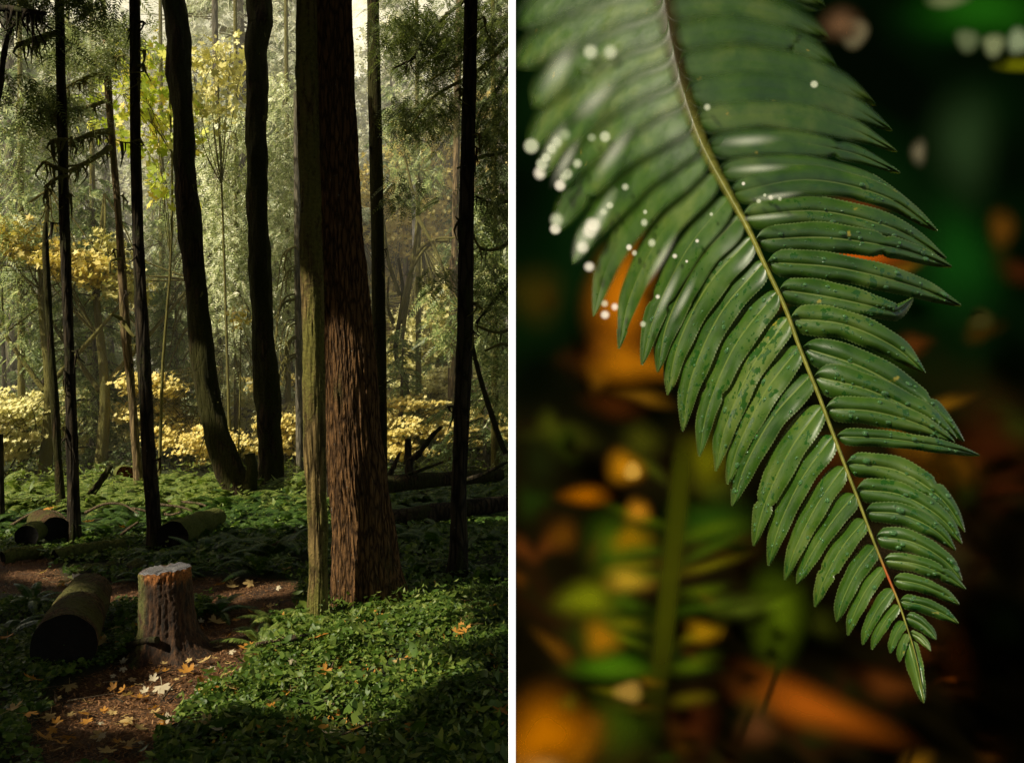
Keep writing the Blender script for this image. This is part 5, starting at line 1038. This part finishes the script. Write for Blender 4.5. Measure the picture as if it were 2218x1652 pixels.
LT = [((1430, -70), (1112, 60), 74, .05), ((1436, -20), (1112, 150), 76, .06), ((1446, 35), (1148, 238), 76, .08), ((1456, 88), (1140, 335), 76, .09), ((1468, 138), (1166, 392), 74, .10), ((1480, 188), (1208, 415), 74, .09), ((1495, 240), (1196, 512), 72, .09), ((1512, 290), (1238, 575), 70, .08), ((1530, 332), (1284, 688), 66, .10), ((1552, 376), (1340, 755), 64, .09), ((1582, 425), (1390, 790), 60, .07), ((1604, 466), (1424, 806), 58, .09), ((1630, 512), (1446, 856), 56, .09), ((1656, 566), (1478, 934), 56, .09),
      ((1684, 630), (1514, 988), 56, .08), ((1708, 688), (1550, 1020), 54, .07), ((1733, 750), (1575, 1048), 50, .06), ((1756, 812), (1586, 1096), 50, .07), ((1781, 878), (1632, 1182), 50, .06), ((1805, 943), (1664, 1224), 47, .06), ((1829, 1010), (1700, 1256), 44, .05), ((1851, 1070), (1726, 1264), 40, .04), ((1873, 1125), (1765, 1314), 37, .06), ((1896, 1182), (1812, 1346), 35, .06), ((1913, 1228), (1836, 1376), 31, .06), ((1934, 1275), (1868, 1396), 27, .06), ((1946, 1310), (1888, 1406), 24, .06), ((1958, 1345), (1928, 1414), 19, .06), ((1966, 1372), (1948, 1433), 16, .06)]
for i, (b, t, w, l) in enumerate(LT): pinna(-1, b, t, w * (1.16 if i > 10 else 1.04), l, order=i + 40)
pinna(1, (1968, 1385), (2001, 1522), 34, .0, order=77)
# rachis
m, nt = newmat('fern_stem'); n = N(nt); tc = n('ShaderNodeTexCoord').outputs['Object']; soft = n('ShaderNodeAttribute', attribute_name='soft').outputs['Fac']; red = n('ShaderNodeAttribute', attribute_name='red').outputs['Fac']
c_ = n.mix(red, n.ramp(n.noise(tc, 120, 3), [(.3, (.12, .13, .015)), (.7, (.28, .27, .05))]), (.42, .09, .02))
dk = n('ShaderNodeAttribute', attribute_name='dark').outputs['Fac']; c_ = n.mix(dk, c_, (.05, .035, .008))
p = n('ShaderNodeBsdfPrincipled', {'Base Color': c_, 'Roughness': .45, 'Specular IOR Level': .3}); mx = n('ShaderNodeMixShader', {0: soft, 1: n('ShaderNodeBsdfTransparent').outputs[0], 2: p.outputs[0]}); m.node_tree.nodes; n.out(mx.outputs[0]); M['stem'] = m
yy = RP[:, 1]; br = bl_r(RP[:, 0], yy); hw = np.interp(yy, [-60, 0, 400, 1000, 1300, 1400, 1520], [7, 6.5, 5.6, 4.0, 2.6, 1.6, .5])
T_ = np.gradient(RP, axis=0); T_ /= np.linalg.norm(T_, axis=1)[:, None]; Nn = np.stack([-T_[:, 1], T_[:, 0]], 1); M_ = 15; vv = np.linspace(-1, 1, M_)
V = np.zeros((300, M_, 3)); S_ = np.zeros((300, M_))
for j, v in enumerate(vv):
    w = v * (hw + br * .9); xy = RP + Nn * w[:, None]; q = np.clip(1 - (w / (hw + br * .9)) ** 2, 0, 1) ** .5
    V[:, j] = P3(xy[:, 0], xy[:, 1], -.0032 - .0028 * q * hw / 6); S_[:, j] = np.where(br < 1, 1, np.clip(.5 + (hw - abs(w)) / (2 * br + .01), 0, 1))
red_ = np.exp(-((yy - 1250) / 35) ** 2)
mb = MB(); mb.add(V.reshape(-1, 3), grid_faces(300, M_), soft=S_.ravel(), red=np.repeat(red_, M_), dark=np.repeat(np.clip((330 - yy) / 180, 0, 1), M_)); mb.build('stem', M['stem'], frond, True, FO)
# water drops
def drop_mat():
    m, nt = newmat('water_drop'); n = N(nt)
    p = n('ShaderNodeBsdfPrincipled', {'Base Color': (.35, .72, .32, 1), 'Roughness': .04, 'IOR': 1.33, 'Specular IOR Level': 1.0, 'Transmission Weight': .85, 'Coat Weight': 1.0, 'Coat Roughness': .08}); n.out(p.outputs[0]); return m
M['drop'] = drop_mat(); rg = np.random.default_rng(4)
def dome(c, ax, ay, nn, r, e=1.0):
    th = np.linspace(0, 2 * PI, 14, endpoint=False); out = []
    for ph in (0, .35, .7, 1.05, 1.35, 1.56):
        k = 1 + .0 * th
        out.append(c + r * (math.cos(ph) * (np.cos(th)[:, None] * ax * e + np.sin(th)[:, None] * ay)) * k[:, None] + nn * r * .62 * math.sin(ph))
    return np.concatenate(out), grid_faces(6, 14, True)
cands = []
for (Pt, br, W, vloc, V2, L) in surf:
    k = int(L * W / 560); n_ = len(br)
    for _ in range(k):
        i = rg.integers(3, int(n_ * .93)); j = rg.integers(3, 22)
        if br[i] > 1.5 or abs(vloc[i, j]) > .9: continue
        du = Pt[i + 1, j] - Pt[i - 1, j]; dv = Pt[i, j + 1] - Pt[i, j - 1]; du /= np.linalg.norm(du); nn = np.cross(du, dv); nn /= np.linalg.norm(nn) + 1e-12
        if nn[1] > 0: nn = -nn
        dv = np.cross(nn, du); r = min(rg.lognormal(math.log(.00074), .5), .0022)
        cands.append((r, Pt[i, j], du, dv, nn))
cands.sort(key=lambda c: -c[0])
for k, (r, c, ax, ay, nn) in enumerate(cands[:90]):
    mb = MB(); v, f = dome(c, ax, ay, nn, r, rg.uniform(.9, 1.6)); mb.add(v, f); mb.build('water_drop', M['drop'], frond, True, FO)
mb = MB()
for (r, c, ax, ay, nn) in cands[90:]: v, f = dome(c, ax, ay, nn, r, rg.uniform(.9, 1.3)); mb.add(v, f)
o = mb.build('fine_droplets', M['drop'], frond, True, FO); o['kind'] = 'stuff'

# soft discs: painted drop glints and leaves far out of focus
SUNV = SUN
def disc_pts(cx, cy, rx, ry, rot, soft, nseg=36):
    a = np.linspace(0, 2 * PI, nseg, endpoint=False); c, s = math.cos(rot), math.sin(rot); rings = []; al = []
    rs = np.linspace(.0005, 1.72, 12) if soft >= .85 else np.concatenate([np.linspace(0.0005, 1 - soft, 3), np.linspace(1 - soft, 1 + soft * .5, 8)[1:]])
    for r in rs:
        x = rx * r * np.cos(a); y = ry * r * np.sin(a); rings.append(np.stack([cx + x * c - y * s, cy + x * s + y * c], 1))
        k = np.clip((1 + soft * .5 - r) / (1.5 * soft), 0, 1); k = k * k * (3 - 2 * k)
        if soft >= .85: k = math.exp(-1.5 * r * r) * min(1.0, (1.72 - r) * 2)
        al.append(np.full(nseg, max(0.0, k)))
    return np.array(rings), np.array(al)
def softleaf(name, cx, cy, rx, ry, colr, label, cat, rot=0.0, Y=1.1, soft=.8, alpha=1.0, parent=None, group=None, wob=.0, mat=None, tiltx=.32, tiltz=.3, gain=1.0):
    rings, al = disc_pts(cx, cy, rx, ry, math.radians(rot), soft)
    if wob:
        a = np.linspace(0, 2 * PI, 36, endpoint=False); k = 1 + wob * np.sin(3 * a + cx) + wob * .6 * np.sin(2 * a + cy)
        rings = np.array([cx, cy]) + (rings - np.array([cx, cy])) * k[None, :, None]
    x = rings[..., 0].ravel(); y = rings[..., 1].ravel(); x = np.maximum(x, CX + .6)
    # the leaf plane leans so that its upper side faces the light
    Yv = Y - (x - cx) / F * Y * tiltx - (y - cy) / F * Y * tiltz
    V = np.stack([(x - CX) / F * Yv, Yv, EYE - (y - HY) / F * Yv], -1)
    nr = rings.shape[0]; mb = MB(); mb.add(V, grid_faces(nr, 36, True), soft=al.ravel())
    lin = tuple(min(.92, c * gain) for c in srgb(*colr))
    m_ = mat or soft_mat('soft_' + name, lin, .9, alpha, 0.0)
    org = FO if parent is not None else V.mean(0)
    o = mb.build(name, m_, parent, True, tuple(org))
    if parent is None: tag(o, label, cat, group)
    return o
wm = soft_mat('bright_drop_glint', (.88, .84, .80), .9, .6, 0.0); wd = soft_mat('dim_drop_glint', (.75, .80, .66), .9, .42, 0.0); wx = soft_mat('faint_drop_glint', (.6, .7, .5), .9, .28, 0.0)  # highlights of blurred drops painted as pale discs
def Yf(x, y): return float(planeY(np.array(float(x)), np.array(float(y)))) - .012
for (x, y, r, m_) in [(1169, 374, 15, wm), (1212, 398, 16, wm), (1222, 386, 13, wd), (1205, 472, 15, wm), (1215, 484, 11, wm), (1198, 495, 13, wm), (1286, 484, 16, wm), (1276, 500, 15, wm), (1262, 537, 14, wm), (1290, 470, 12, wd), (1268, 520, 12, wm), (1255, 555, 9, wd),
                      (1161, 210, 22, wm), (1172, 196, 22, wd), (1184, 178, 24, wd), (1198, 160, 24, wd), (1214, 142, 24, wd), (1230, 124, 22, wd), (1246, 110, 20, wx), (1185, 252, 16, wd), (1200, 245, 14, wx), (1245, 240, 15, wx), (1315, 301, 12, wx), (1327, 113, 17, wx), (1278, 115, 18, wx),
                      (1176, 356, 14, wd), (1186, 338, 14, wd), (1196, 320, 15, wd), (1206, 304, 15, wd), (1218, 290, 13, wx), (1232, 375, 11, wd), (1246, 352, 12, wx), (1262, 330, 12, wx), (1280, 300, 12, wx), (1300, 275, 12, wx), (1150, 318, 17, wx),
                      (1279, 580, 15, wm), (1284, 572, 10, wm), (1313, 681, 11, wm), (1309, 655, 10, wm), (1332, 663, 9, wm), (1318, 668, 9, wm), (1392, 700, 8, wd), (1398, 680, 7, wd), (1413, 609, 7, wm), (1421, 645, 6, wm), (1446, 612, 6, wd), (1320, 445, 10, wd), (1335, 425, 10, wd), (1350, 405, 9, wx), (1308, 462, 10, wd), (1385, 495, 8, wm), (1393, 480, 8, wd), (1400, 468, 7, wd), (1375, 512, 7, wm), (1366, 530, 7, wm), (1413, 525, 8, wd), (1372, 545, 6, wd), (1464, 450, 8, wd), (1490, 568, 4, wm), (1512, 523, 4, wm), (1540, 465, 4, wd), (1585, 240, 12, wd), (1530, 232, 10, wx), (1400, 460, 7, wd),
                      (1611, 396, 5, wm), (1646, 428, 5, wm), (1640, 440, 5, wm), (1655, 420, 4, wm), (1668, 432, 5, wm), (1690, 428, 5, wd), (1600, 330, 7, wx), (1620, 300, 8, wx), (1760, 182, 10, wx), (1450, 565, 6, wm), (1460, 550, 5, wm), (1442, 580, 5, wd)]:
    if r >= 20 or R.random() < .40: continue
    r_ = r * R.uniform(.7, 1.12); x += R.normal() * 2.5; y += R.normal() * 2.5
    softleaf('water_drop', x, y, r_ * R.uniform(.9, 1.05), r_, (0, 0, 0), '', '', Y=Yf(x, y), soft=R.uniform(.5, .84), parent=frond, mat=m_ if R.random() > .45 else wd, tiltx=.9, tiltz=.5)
ws = soft_mat('painted_sheen', (.72, .76, .66), .6, .30, .5)  # pale streaks painted where leaflets would catch highlights
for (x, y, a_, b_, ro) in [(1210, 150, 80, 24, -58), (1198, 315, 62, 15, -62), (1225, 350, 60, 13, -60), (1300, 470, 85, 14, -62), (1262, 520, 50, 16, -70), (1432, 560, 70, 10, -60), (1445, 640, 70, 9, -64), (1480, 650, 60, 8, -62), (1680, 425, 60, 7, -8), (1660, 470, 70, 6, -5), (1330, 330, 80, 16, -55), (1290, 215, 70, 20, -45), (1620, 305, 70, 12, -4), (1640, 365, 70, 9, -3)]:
    softleaf('painted_sheen', x, y, a_ * .72, b_ * .9, (0, 0, 0), '', '', rot=ro, Y=Yf(x, y) - .004, soft=1.0, parent=frond, mat=ws, tiltx=.8, tiltz=.5)
GPB = 'blurred leaves on the ground behind the fern frond'
B_ = [('fallen_leaf', 1180, 1590, 95, 75, (190, 112, 0), 'big orange leaf blurred in the bottom left corner of the fern picture', 'leaf', -35, .7, .1), ('fallen_leaf', 1170, 1650, 45, 26, (220, 160, 80), 'pale blurred patch of leaf at the bottom left corner below the big orange leaf', 'leaf', 0, .6, 0),
      ('fallen_leaf', 1350, 640, 62, 100, (214, 125, 14), 'bright orange leaf glowing between the left leaflets of the frond', 'leaf', 15, .45, .05), ('fallen_leaf', 1365, 783, 85, 42, (196, 122, 14), 'golden orange leaf blurred just below the left side of the frond', 'leaf', 12, .7, .08),
      ('fallen_leaf', 1352, 1012, 36, 34, (196, 132, 18), 'round golden blurred leaf left of the tall yellow stalk', 'leaf', 0, .6, .03), ('fallen_leaf', 1370, 1020, 20, 22, (205, 160, 70), 'small pale blurred spot over the round golden leaf', 'leaf', 0, .4, 0),
      ('fallen_leaf', 1268, 1073, 48, 22, (160, 92, 0), 'flat amber blurred leaf left of the yellow stalk', 'leaf', 0, .8, 0), ('fallen_leaf', 1382, 1105, 28, 26, (186, 126, 30), 'tan blurred leaf directly under the round golden leaf', 'leaf', 0, .6, 0),
      ('fallen_leaf', 1364, 1165, 42, 36, (140, 104, 8), 'olive gold blurred leaf halfway down beside the stalk', 'leaf', 0, .7, .08), ('fallen_leaf', 1358, 1256, 50, 28, (178, 146, 40), 'yellow blurred leaf halfway down beside the stalk', 'leaf', 0, .7, .04),
      ('fallen_leaf', 1302, 1382, 40, 38, (160, 108, 14), 'amber blurred leaf left of the lower stalk', 'leaf', 0, .7, .05), ('fallen_leaf', 1362, 1497, 30, 26, (160, 128, 60), 'pale blurred leaf at the lower end of the stalk', 'leaf', 0, .5, .04),
      ('fallen_leaf', 1218, 1160, 36, 34, (92, 56, 8), 'dim brown blurred disc far left', 'leaf', 0, .5, 0), ('fallen_leaf', 1523, 1368, 40, 24, (150, 112, 12), 'amber blurred leaf right of the lower stalk', 'leaf', 10, .7, .05),
      ('fallen_leaf', 1640, 1575, 42, 40, (84, 50, 26), 'brownish blurred disc at the bottom centre of the fern picture', 'leaf', 0, .4, 0), ('fallen_leaf', 1755, 1530, 150, 45, (165, 84, 16), 'long rust orange leaf blurred along the bottom right', 'leaf', 22, .8, .05),
      ('fallen_leaf', 2068, 1420, 38, 75, (125, 60, 8), 'upright rusty blurred leaf right of the frond tip', 'leaf', 0, .7, 0), ('fallen_leaf', 2010, 1045, 62, 62, (190, 125, 20), 'golden blurred leaf behind the lower right leaflets', 'leaf', 30, .8, .04),
      ('fallen_leaf', 1985, 1190, 100, 70, (214, 172, 122), 'cream tan blurred leaf showing between the lower right leaflets', 'leaf', 20, .55, .04), ('fallen_leaf', 1955, 1290, 90, 75, (92, 55, 25), 'brown blurred leaf behind the lower part of the frond', 'leaf', 0, .8, 0),
      ('fallen_leaf', 1850, 556, 95, 24, (196, 92, 18), 'orange sliver of leaf seen between the upper right leaflets', 'leaf', 4, .5, 0), ('fallen_leaf', 1850, 448, 62, 24, (100, 52, 22), 'dim brown leaf between upper right leaflets', 'leaf', 0, .8, 0),
      ('fallen_leaf', 1850, 72, 30, 32, (138, 130, 104), 'pale grey blurred spot above the frond at the top', 'leaf', 0, .5, 0), ('fallen_leaf', 1822, 52, 40, 34, (110, 82, 60), 'brown blurred leaf at the top beside the pale spot', 'leaf', 0, .8, 0),
      ('fallen_leaf', 2170, 495, 32, 40, (88, 56, 14), 'dim amber blurred leaf at the right edge', 'leaf', 0, .7, 0), ('fallen_leaf', 2125, 694, 28, 28, (52, 50, 22), 'dim round spot right of the frond', 'leaf', 0, .4, 0),
      ('fallen_leaf', 1500, 1560, 45, 60, (66, 30, 10), 'dark red brown blurred leaf under the stalk', 'leaf', 0, .8, 0), ('fallen_leaf', 2150, 980, 90, 120, (52, 22, 6), 'deep rust blurred leaf at the right edge', 'leaf', 0, .95, 0),
      ('fallen_leaf', 1330, 880, 60, 30, (62, 30, 6), 'dark brown blurred leaf left of the frond', 'leaf', 10, .9, 0), ('fallen_leaf', 1990, 330, 18, 26, (108, 102, 84), 'small greyish blurred spot at the tips of the upper right leaflets', 'leaf', 0, .6, 0)]
for ib, (nm, x, y, rx, ry, c, lab, cat, rot, sf, wob) in enumerate(B_):
    softleaf(nm, x, y, rx, ry, c, lab, cat, rot, Y=(1.03 + .0045 * ib) if 'spot' not in lab else .98, soft=1.0 if rx > 30 else min(1.0, sf + .3), alpha=.9, group=GPB, wob=wob + .05, gain=.70)
G_ = [(1275, 1297, 62, 40, (112, 120, 14), 'yellow green blurred fern leaf far left of the stalk'), (1325, 1445, 80, 30, (66, 108, 12), 'green blurred fern leaf low beside the stalk'), (1600, 1312, 75, 26, (78, 92, 24), 'grey green blurred leaf right of the stalk'), (1680, 1335, 52, 95, (86, 108, 14), 'olive green blurred leaf left of the lower frond'),
      (1340, 1180, 70, 60, (60, 90, 14), 'green blurred leaf between the amber leaves'), (1340, 1570, 70, 80, (46, 62, 8), 'dark green blurred leaf at the bottom by the stalk'), (1540, 1130, 90, 60, (36, 66, 12), 'dark green blurred leaf right of the stalk top'), (2130, 20, 130, 70, (26, 84, 14), 'green blurred leaf in the top right corner'),
      (2095, 88, 27, 27, (104, 116, 88), 'pale blurred glint at top right, leftmost of three'), (2152, 98, 26, 26, (136, 146, 112), 'pale blurred glint at top right, middle of three'), (2206, 90, 26, 30, (146, 162, 134), 'pale blurred glint at top right, rightmost of three'), (2050, -2, 46, 22, (112, 122, 88), 'pale green glint at the very top'),
      (2205, 140, 46, 20, (102, 106, 10), 'yellow green blurred leaf edge under the glints'), (2080, 560, 80, 120, (14, 60, 14), 'deep green blurred leaf right of the upper frond'), (2090, 310, 70, 120, (34, 54, 30), 'grey green blurred leaf right of the upper leaflets'), (2180, 1350, 60, 60, (34, 46, 10), 'dim green blurred leaf at the lower right edge'),
      (1330, 1380, 90, 60, (44, 72, 10), 'green blurred leaf behind the amber leaf by the lower stalk'), (1160, 640, 60, 60, (52, 44, 8), 'dim olive blurred leaf at the left edge below the frond'), (1390, 955, 42, 40, (60, 62, 12), 'olive blurred spot below the left leaflets'), (1170, 1000, 40, 60, (24, 30, 8), 'very dim blurred leaf at the left border'),
      (1530, 1000, 45, 60, (92, 92, 8), 'yellow green blurred leaf at the top of the stalk')]
for ib, (x, y, rx, ry, c, lab) in enumerate(G_):  # glint entries are highlights painted as pale soft discs
    softleaf('fern_leaf_and_glint', x, y, rx, ry, c, lab, 'leaf', 0, Y=(1.20 + .004 * ib) if 'glint' not in lab else 1.0, soft=1.0 if 'glint' not in lab else .8, alpha=.9 if 'glint' not in lab else .7, group='blurred green leaves behind the fern frond', wob=.06, gain=.8)
Rq = np.random.default_rng(77)
pal = [(70, 40, 8), (46, 60, 10), (92, 60, 10), (58, 26, 8), (30, 48, 10), (110, 76, 14), (60, 66, 14), (84, 44, 14)]
for i in range(64):
    x, y = Rq.uniform(1120, 2215), Rq.uniform(900, 1660) if i % 4 else Rq.uniform(560, 900)
    softleaf('fallen_leaf', x, y, Rq.uniform(22, 70), Rq.uniform(16, 44), pal[Rq.integers(0, 8)], 'dim blurred leaf lost in the dark undergrowth behind the frond', 'leaf', Rq.uniform(-60, 60), Y=1.255 + .0009 * i, soft=1.0, alpha=.85, group='dim blurred leaves in the undergrowth', wob=.1, gain=.75)
for i in range(9):
    for sg_ in (-1, 1):
        yy_ = 1130 + i * 46 + sg_ * 9 + Rq.normal() * 9; xx_ = np.interp(yy_, [1000, 1500], [1478, 1420]) + sg_ * 78
        softleaf('fern_leaflet', xx_, yy_, (74 - 3 * i) * Rq.uniform(.7, 1.2), Rq.uniform(13, 24), [(78, 96, 10), (58, 84, 12), (104, 100, 12)][i % 3], 'faint blurred leaflet beside the tall stalk at lower left', 'leaflet', -sg_ * 8 + Rq.normal() * 9, Y=1.165 + .002 * i, soft=1.0, alpha=.5, group='blurred leaflets along the tall stalk', wob=.04, gain=.9)
# blurred stalk
SP = interp_path([(1490, 930, 0), (1478, 1000, 0), (1466, 1120, 0), (1450, 1260, 0), (1436, 1400, 0), (1424, 1480, 0), (1412, 1600, 0)], 40)[:, :2]
V = np.zeros((40, 13, 3)); S_ = np.zeros((40, 13))
for j, v in enumerate(np.linspace(-1, 1, 13)):
    x = SP[:, 0] + v * 33; y = SP[:, 1] + v * 6; Y = 1.02 + v * .02; V[:, j] = np.stack([(x - CX) / F * Y, 0 * x + Y, EYE - (y - HY) / F * Y], -1)
    k = np.clip((1 - abs(v)) / .8, 0, 1); S_[:, j] = k * k * (3 - 2 * k) * np.clip(np.minimum(np.arange(40) / 8, (39 - np.arange(40)) / 16), 0, 1)
mb = MB(); mb.add(V.reshape(-1, 3), grid_faces(40, 13), soft=S_.ravel())
tag(mb.build('fern_stalk', soft_mat('soft_stalk', tuple(c * 2.0 for c in srgb(136, 132, 22)), .9, .8, 0), None, True), 'tall blurred yellow green stalk standing behind the frond at lower left', 'stalk')
# backdrop sheet behind the fern, shaded undergrowth painted on
m, nt = newmat('painted_dark_undergrowth'); n = N(nt); tc = n('ShaderNodeTexCoord').outputs['Object']
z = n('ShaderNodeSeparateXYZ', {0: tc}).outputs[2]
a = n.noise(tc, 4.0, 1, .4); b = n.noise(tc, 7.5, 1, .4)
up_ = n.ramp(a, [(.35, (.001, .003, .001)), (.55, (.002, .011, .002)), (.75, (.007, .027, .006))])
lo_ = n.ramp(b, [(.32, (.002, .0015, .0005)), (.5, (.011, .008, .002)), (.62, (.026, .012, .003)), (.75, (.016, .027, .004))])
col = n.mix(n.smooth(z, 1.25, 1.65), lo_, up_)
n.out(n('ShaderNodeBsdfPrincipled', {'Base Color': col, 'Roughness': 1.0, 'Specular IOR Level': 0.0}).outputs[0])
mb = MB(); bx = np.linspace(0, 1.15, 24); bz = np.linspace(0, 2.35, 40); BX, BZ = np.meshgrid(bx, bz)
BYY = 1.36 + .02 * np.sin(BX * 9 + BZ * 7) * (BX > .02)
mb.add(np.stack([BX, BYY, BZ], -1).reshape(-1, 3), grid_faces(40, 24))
tag(mb.build('backdrop', m, smooth=True), 'backdrop sheet painted as dark shaded undergrowth behind the fern frond', 'backdrop', kind='structure')
# white upright strip added between the two views, glowing to stay white
m, nt = newmat('white_strip'); n = N(nt)
p = n('ShaderNodeBsdfPrincipled', {'Base Color': (.9, .9, .9, 1), 'Roughness': .6, 'Emission Color': (1, 1, 1, 1), 'Emission Strength': 1.0}); n.out(p.outputs[0])
Yp = .30; xa, xb = (1101.6 - CX) / F * Yp, (1117.0 - CX) / F * Yp
mb = MB(); bv = [(x, y, z) for z in (0.0, 2.3) for y in (Yp, Yp + .003) for x in (xa, xb)]
mb.add(bv, [[0, 1, 3, 2], [4, 6, 7, 5], [0, 4, 5, 1], [2, 3, 7, 6], [0, 2, 6, 4], [1, 5, 7, 3]])
tag(mb.build('white_divider_strip', m), 'narrow pure white upright strip dividing the forest view from the fern view', 'divider')

# ------------------------------------------------------------------ the same forest carries on to the right, beyond the close fern
cover('ground_cover', 16000, ((1130, 1900), (1130, 1500)), .022, M['cover'], 'ground cover continuing to the right of the forest view', .01, .08, seed=41, cl=.9)
cover('low_undergrowth', 9000, ((1170, 2100), (925, 1130)), .05, M['fern_lit'], 'undergrowth continuing to the right of the clearing', .02, .25, outline=KITE, seed=42)
for i in range(46):
    Yq = R2.uniform(5.5, 14); xq = R2.uniform(.3, .5 * Yq + .5); o = bpy.data.objects.new('sword_fern', fern_one[i % 4]); COL.objects.link(o)
    o.location = (xq, Yq, gz(xq, Yq) - .02); o.rotation_euler = (0, 0, R2.uniform(0, 6)); s_ = R2.uniform(.6, .95); o.scale = (s_, s_, s_)
    tag(o, 'sword fern on the forest floor to the right, outside the view', 'fern', 'sword ferns to the right of the view')
for i, px in enumerate((1200, 1330, 1480, 1650, 1850)): shrub(px, 16 + (i % 3), 2.2, 1.6, 2200, M['gold_pale' if i % 2 else 'gold'], 'yellow shrub to the right, outside the view', 'yellow shrubs to the right of the view')
for i, (px, Y) in enumerate([(1250, 24), (1380, 19), (1500, 26), (1620, 21), (1760, 25), (1900, 20), (2050, 24), (1440, 14), (1700, 13)]):
    place_tree((pale if i % 2 else green)[i % 2], 'conifer_tree', T(px, Y), 'conifer to the right, outside the view', 'tree', 'conifers to the right of the view', i * 1.7, .9)
for i, px in enumerate((1300, 1560, 1800, 2000)):
    place_tree(hazy[i % 2], 'conifer_tree', T(px, 42), 'misty conifer in the far row to the right', 'tree', 'misty conifers to the right of the view', i * 1.2, 1.0)
# ------------------------------------------------------------------ LIGHT, SKY, CAMERA
w = bpy.data.worlds.new('World'); scn.world = w; w.use_nodes = True; nt = w.node_tree; nt.nodes.clear()
sky = nt.nodes.new('ShaderNodeTexSky'); sky.sky_type = 'NISHITA'; sky.sun_disc = False
el = math.asin(SUN[2]); az = math.atan2(SUN[0], SUN[1]); sky.sun_elevation = el; sky.sun_rotation = az; sky.dust_density = 3.0
bg = nt.nodes.new('ShaderNodeBackground'); bg.inputs[1].default_value = .15; ow = nt.nodes.new('ShaderNodeOutputWorld')
wm_ = nt.nodes.new('ShaderNodeMix'); wm_.data_type = 'RGBA'; wm_.blend_type = 'MULTIPLY'; wm_.inputs[0].default_value = 1; wm_.inputs[7].default_value = (1.0, .86, .60, 1)
nt.links.new(sky.outputs[0], wm_.inputs[6]); nt.links.new(wm_.outputs[2], bg.inputs[0]); nt.links.new(bg.outputs[0], ow.inputs[0])
sl = bpy.data.lights.new('sun', 'SUN'); sl.energy = 5.0; sl.angle = math.radians(.55); sl.color = (1, .92, .70)
so = bpy.data.objects.new('sun', sl); COL.objects.link(so); so.rotation_euler = Vector(SUN).to_track_quat('Z', 'Y').to_euler(); so.location = tuple(SUN * 30)
cam = bpy.data.cameras.new('camera'); co = bpy.data.objects.new('camera', cam); COL.objects.link(co); scn.camera = co
co.location = (0, 0, EYE); co.rotation_euler = (PI / 2, 0, 0); cam.sensor_width = 36; cam.lens = 36 * F / 2218; cam.shift_y = (HY - 826) / 2218; cam.clip_start = .05; cam.clip_end = 500
scn.view_settings.view_transform = 'Standard'; scn.view_settings.look = 'None'; scn.view_settings.exposure = 0
scn.cycles.max_bounces = 6; scn.cycles.transparent_max_bounces = 24; scn.cycles.diffuse_bounces = 3; scn.cycles.use_denoising = True
scn.cycles.sample_clamp_indirect = 4
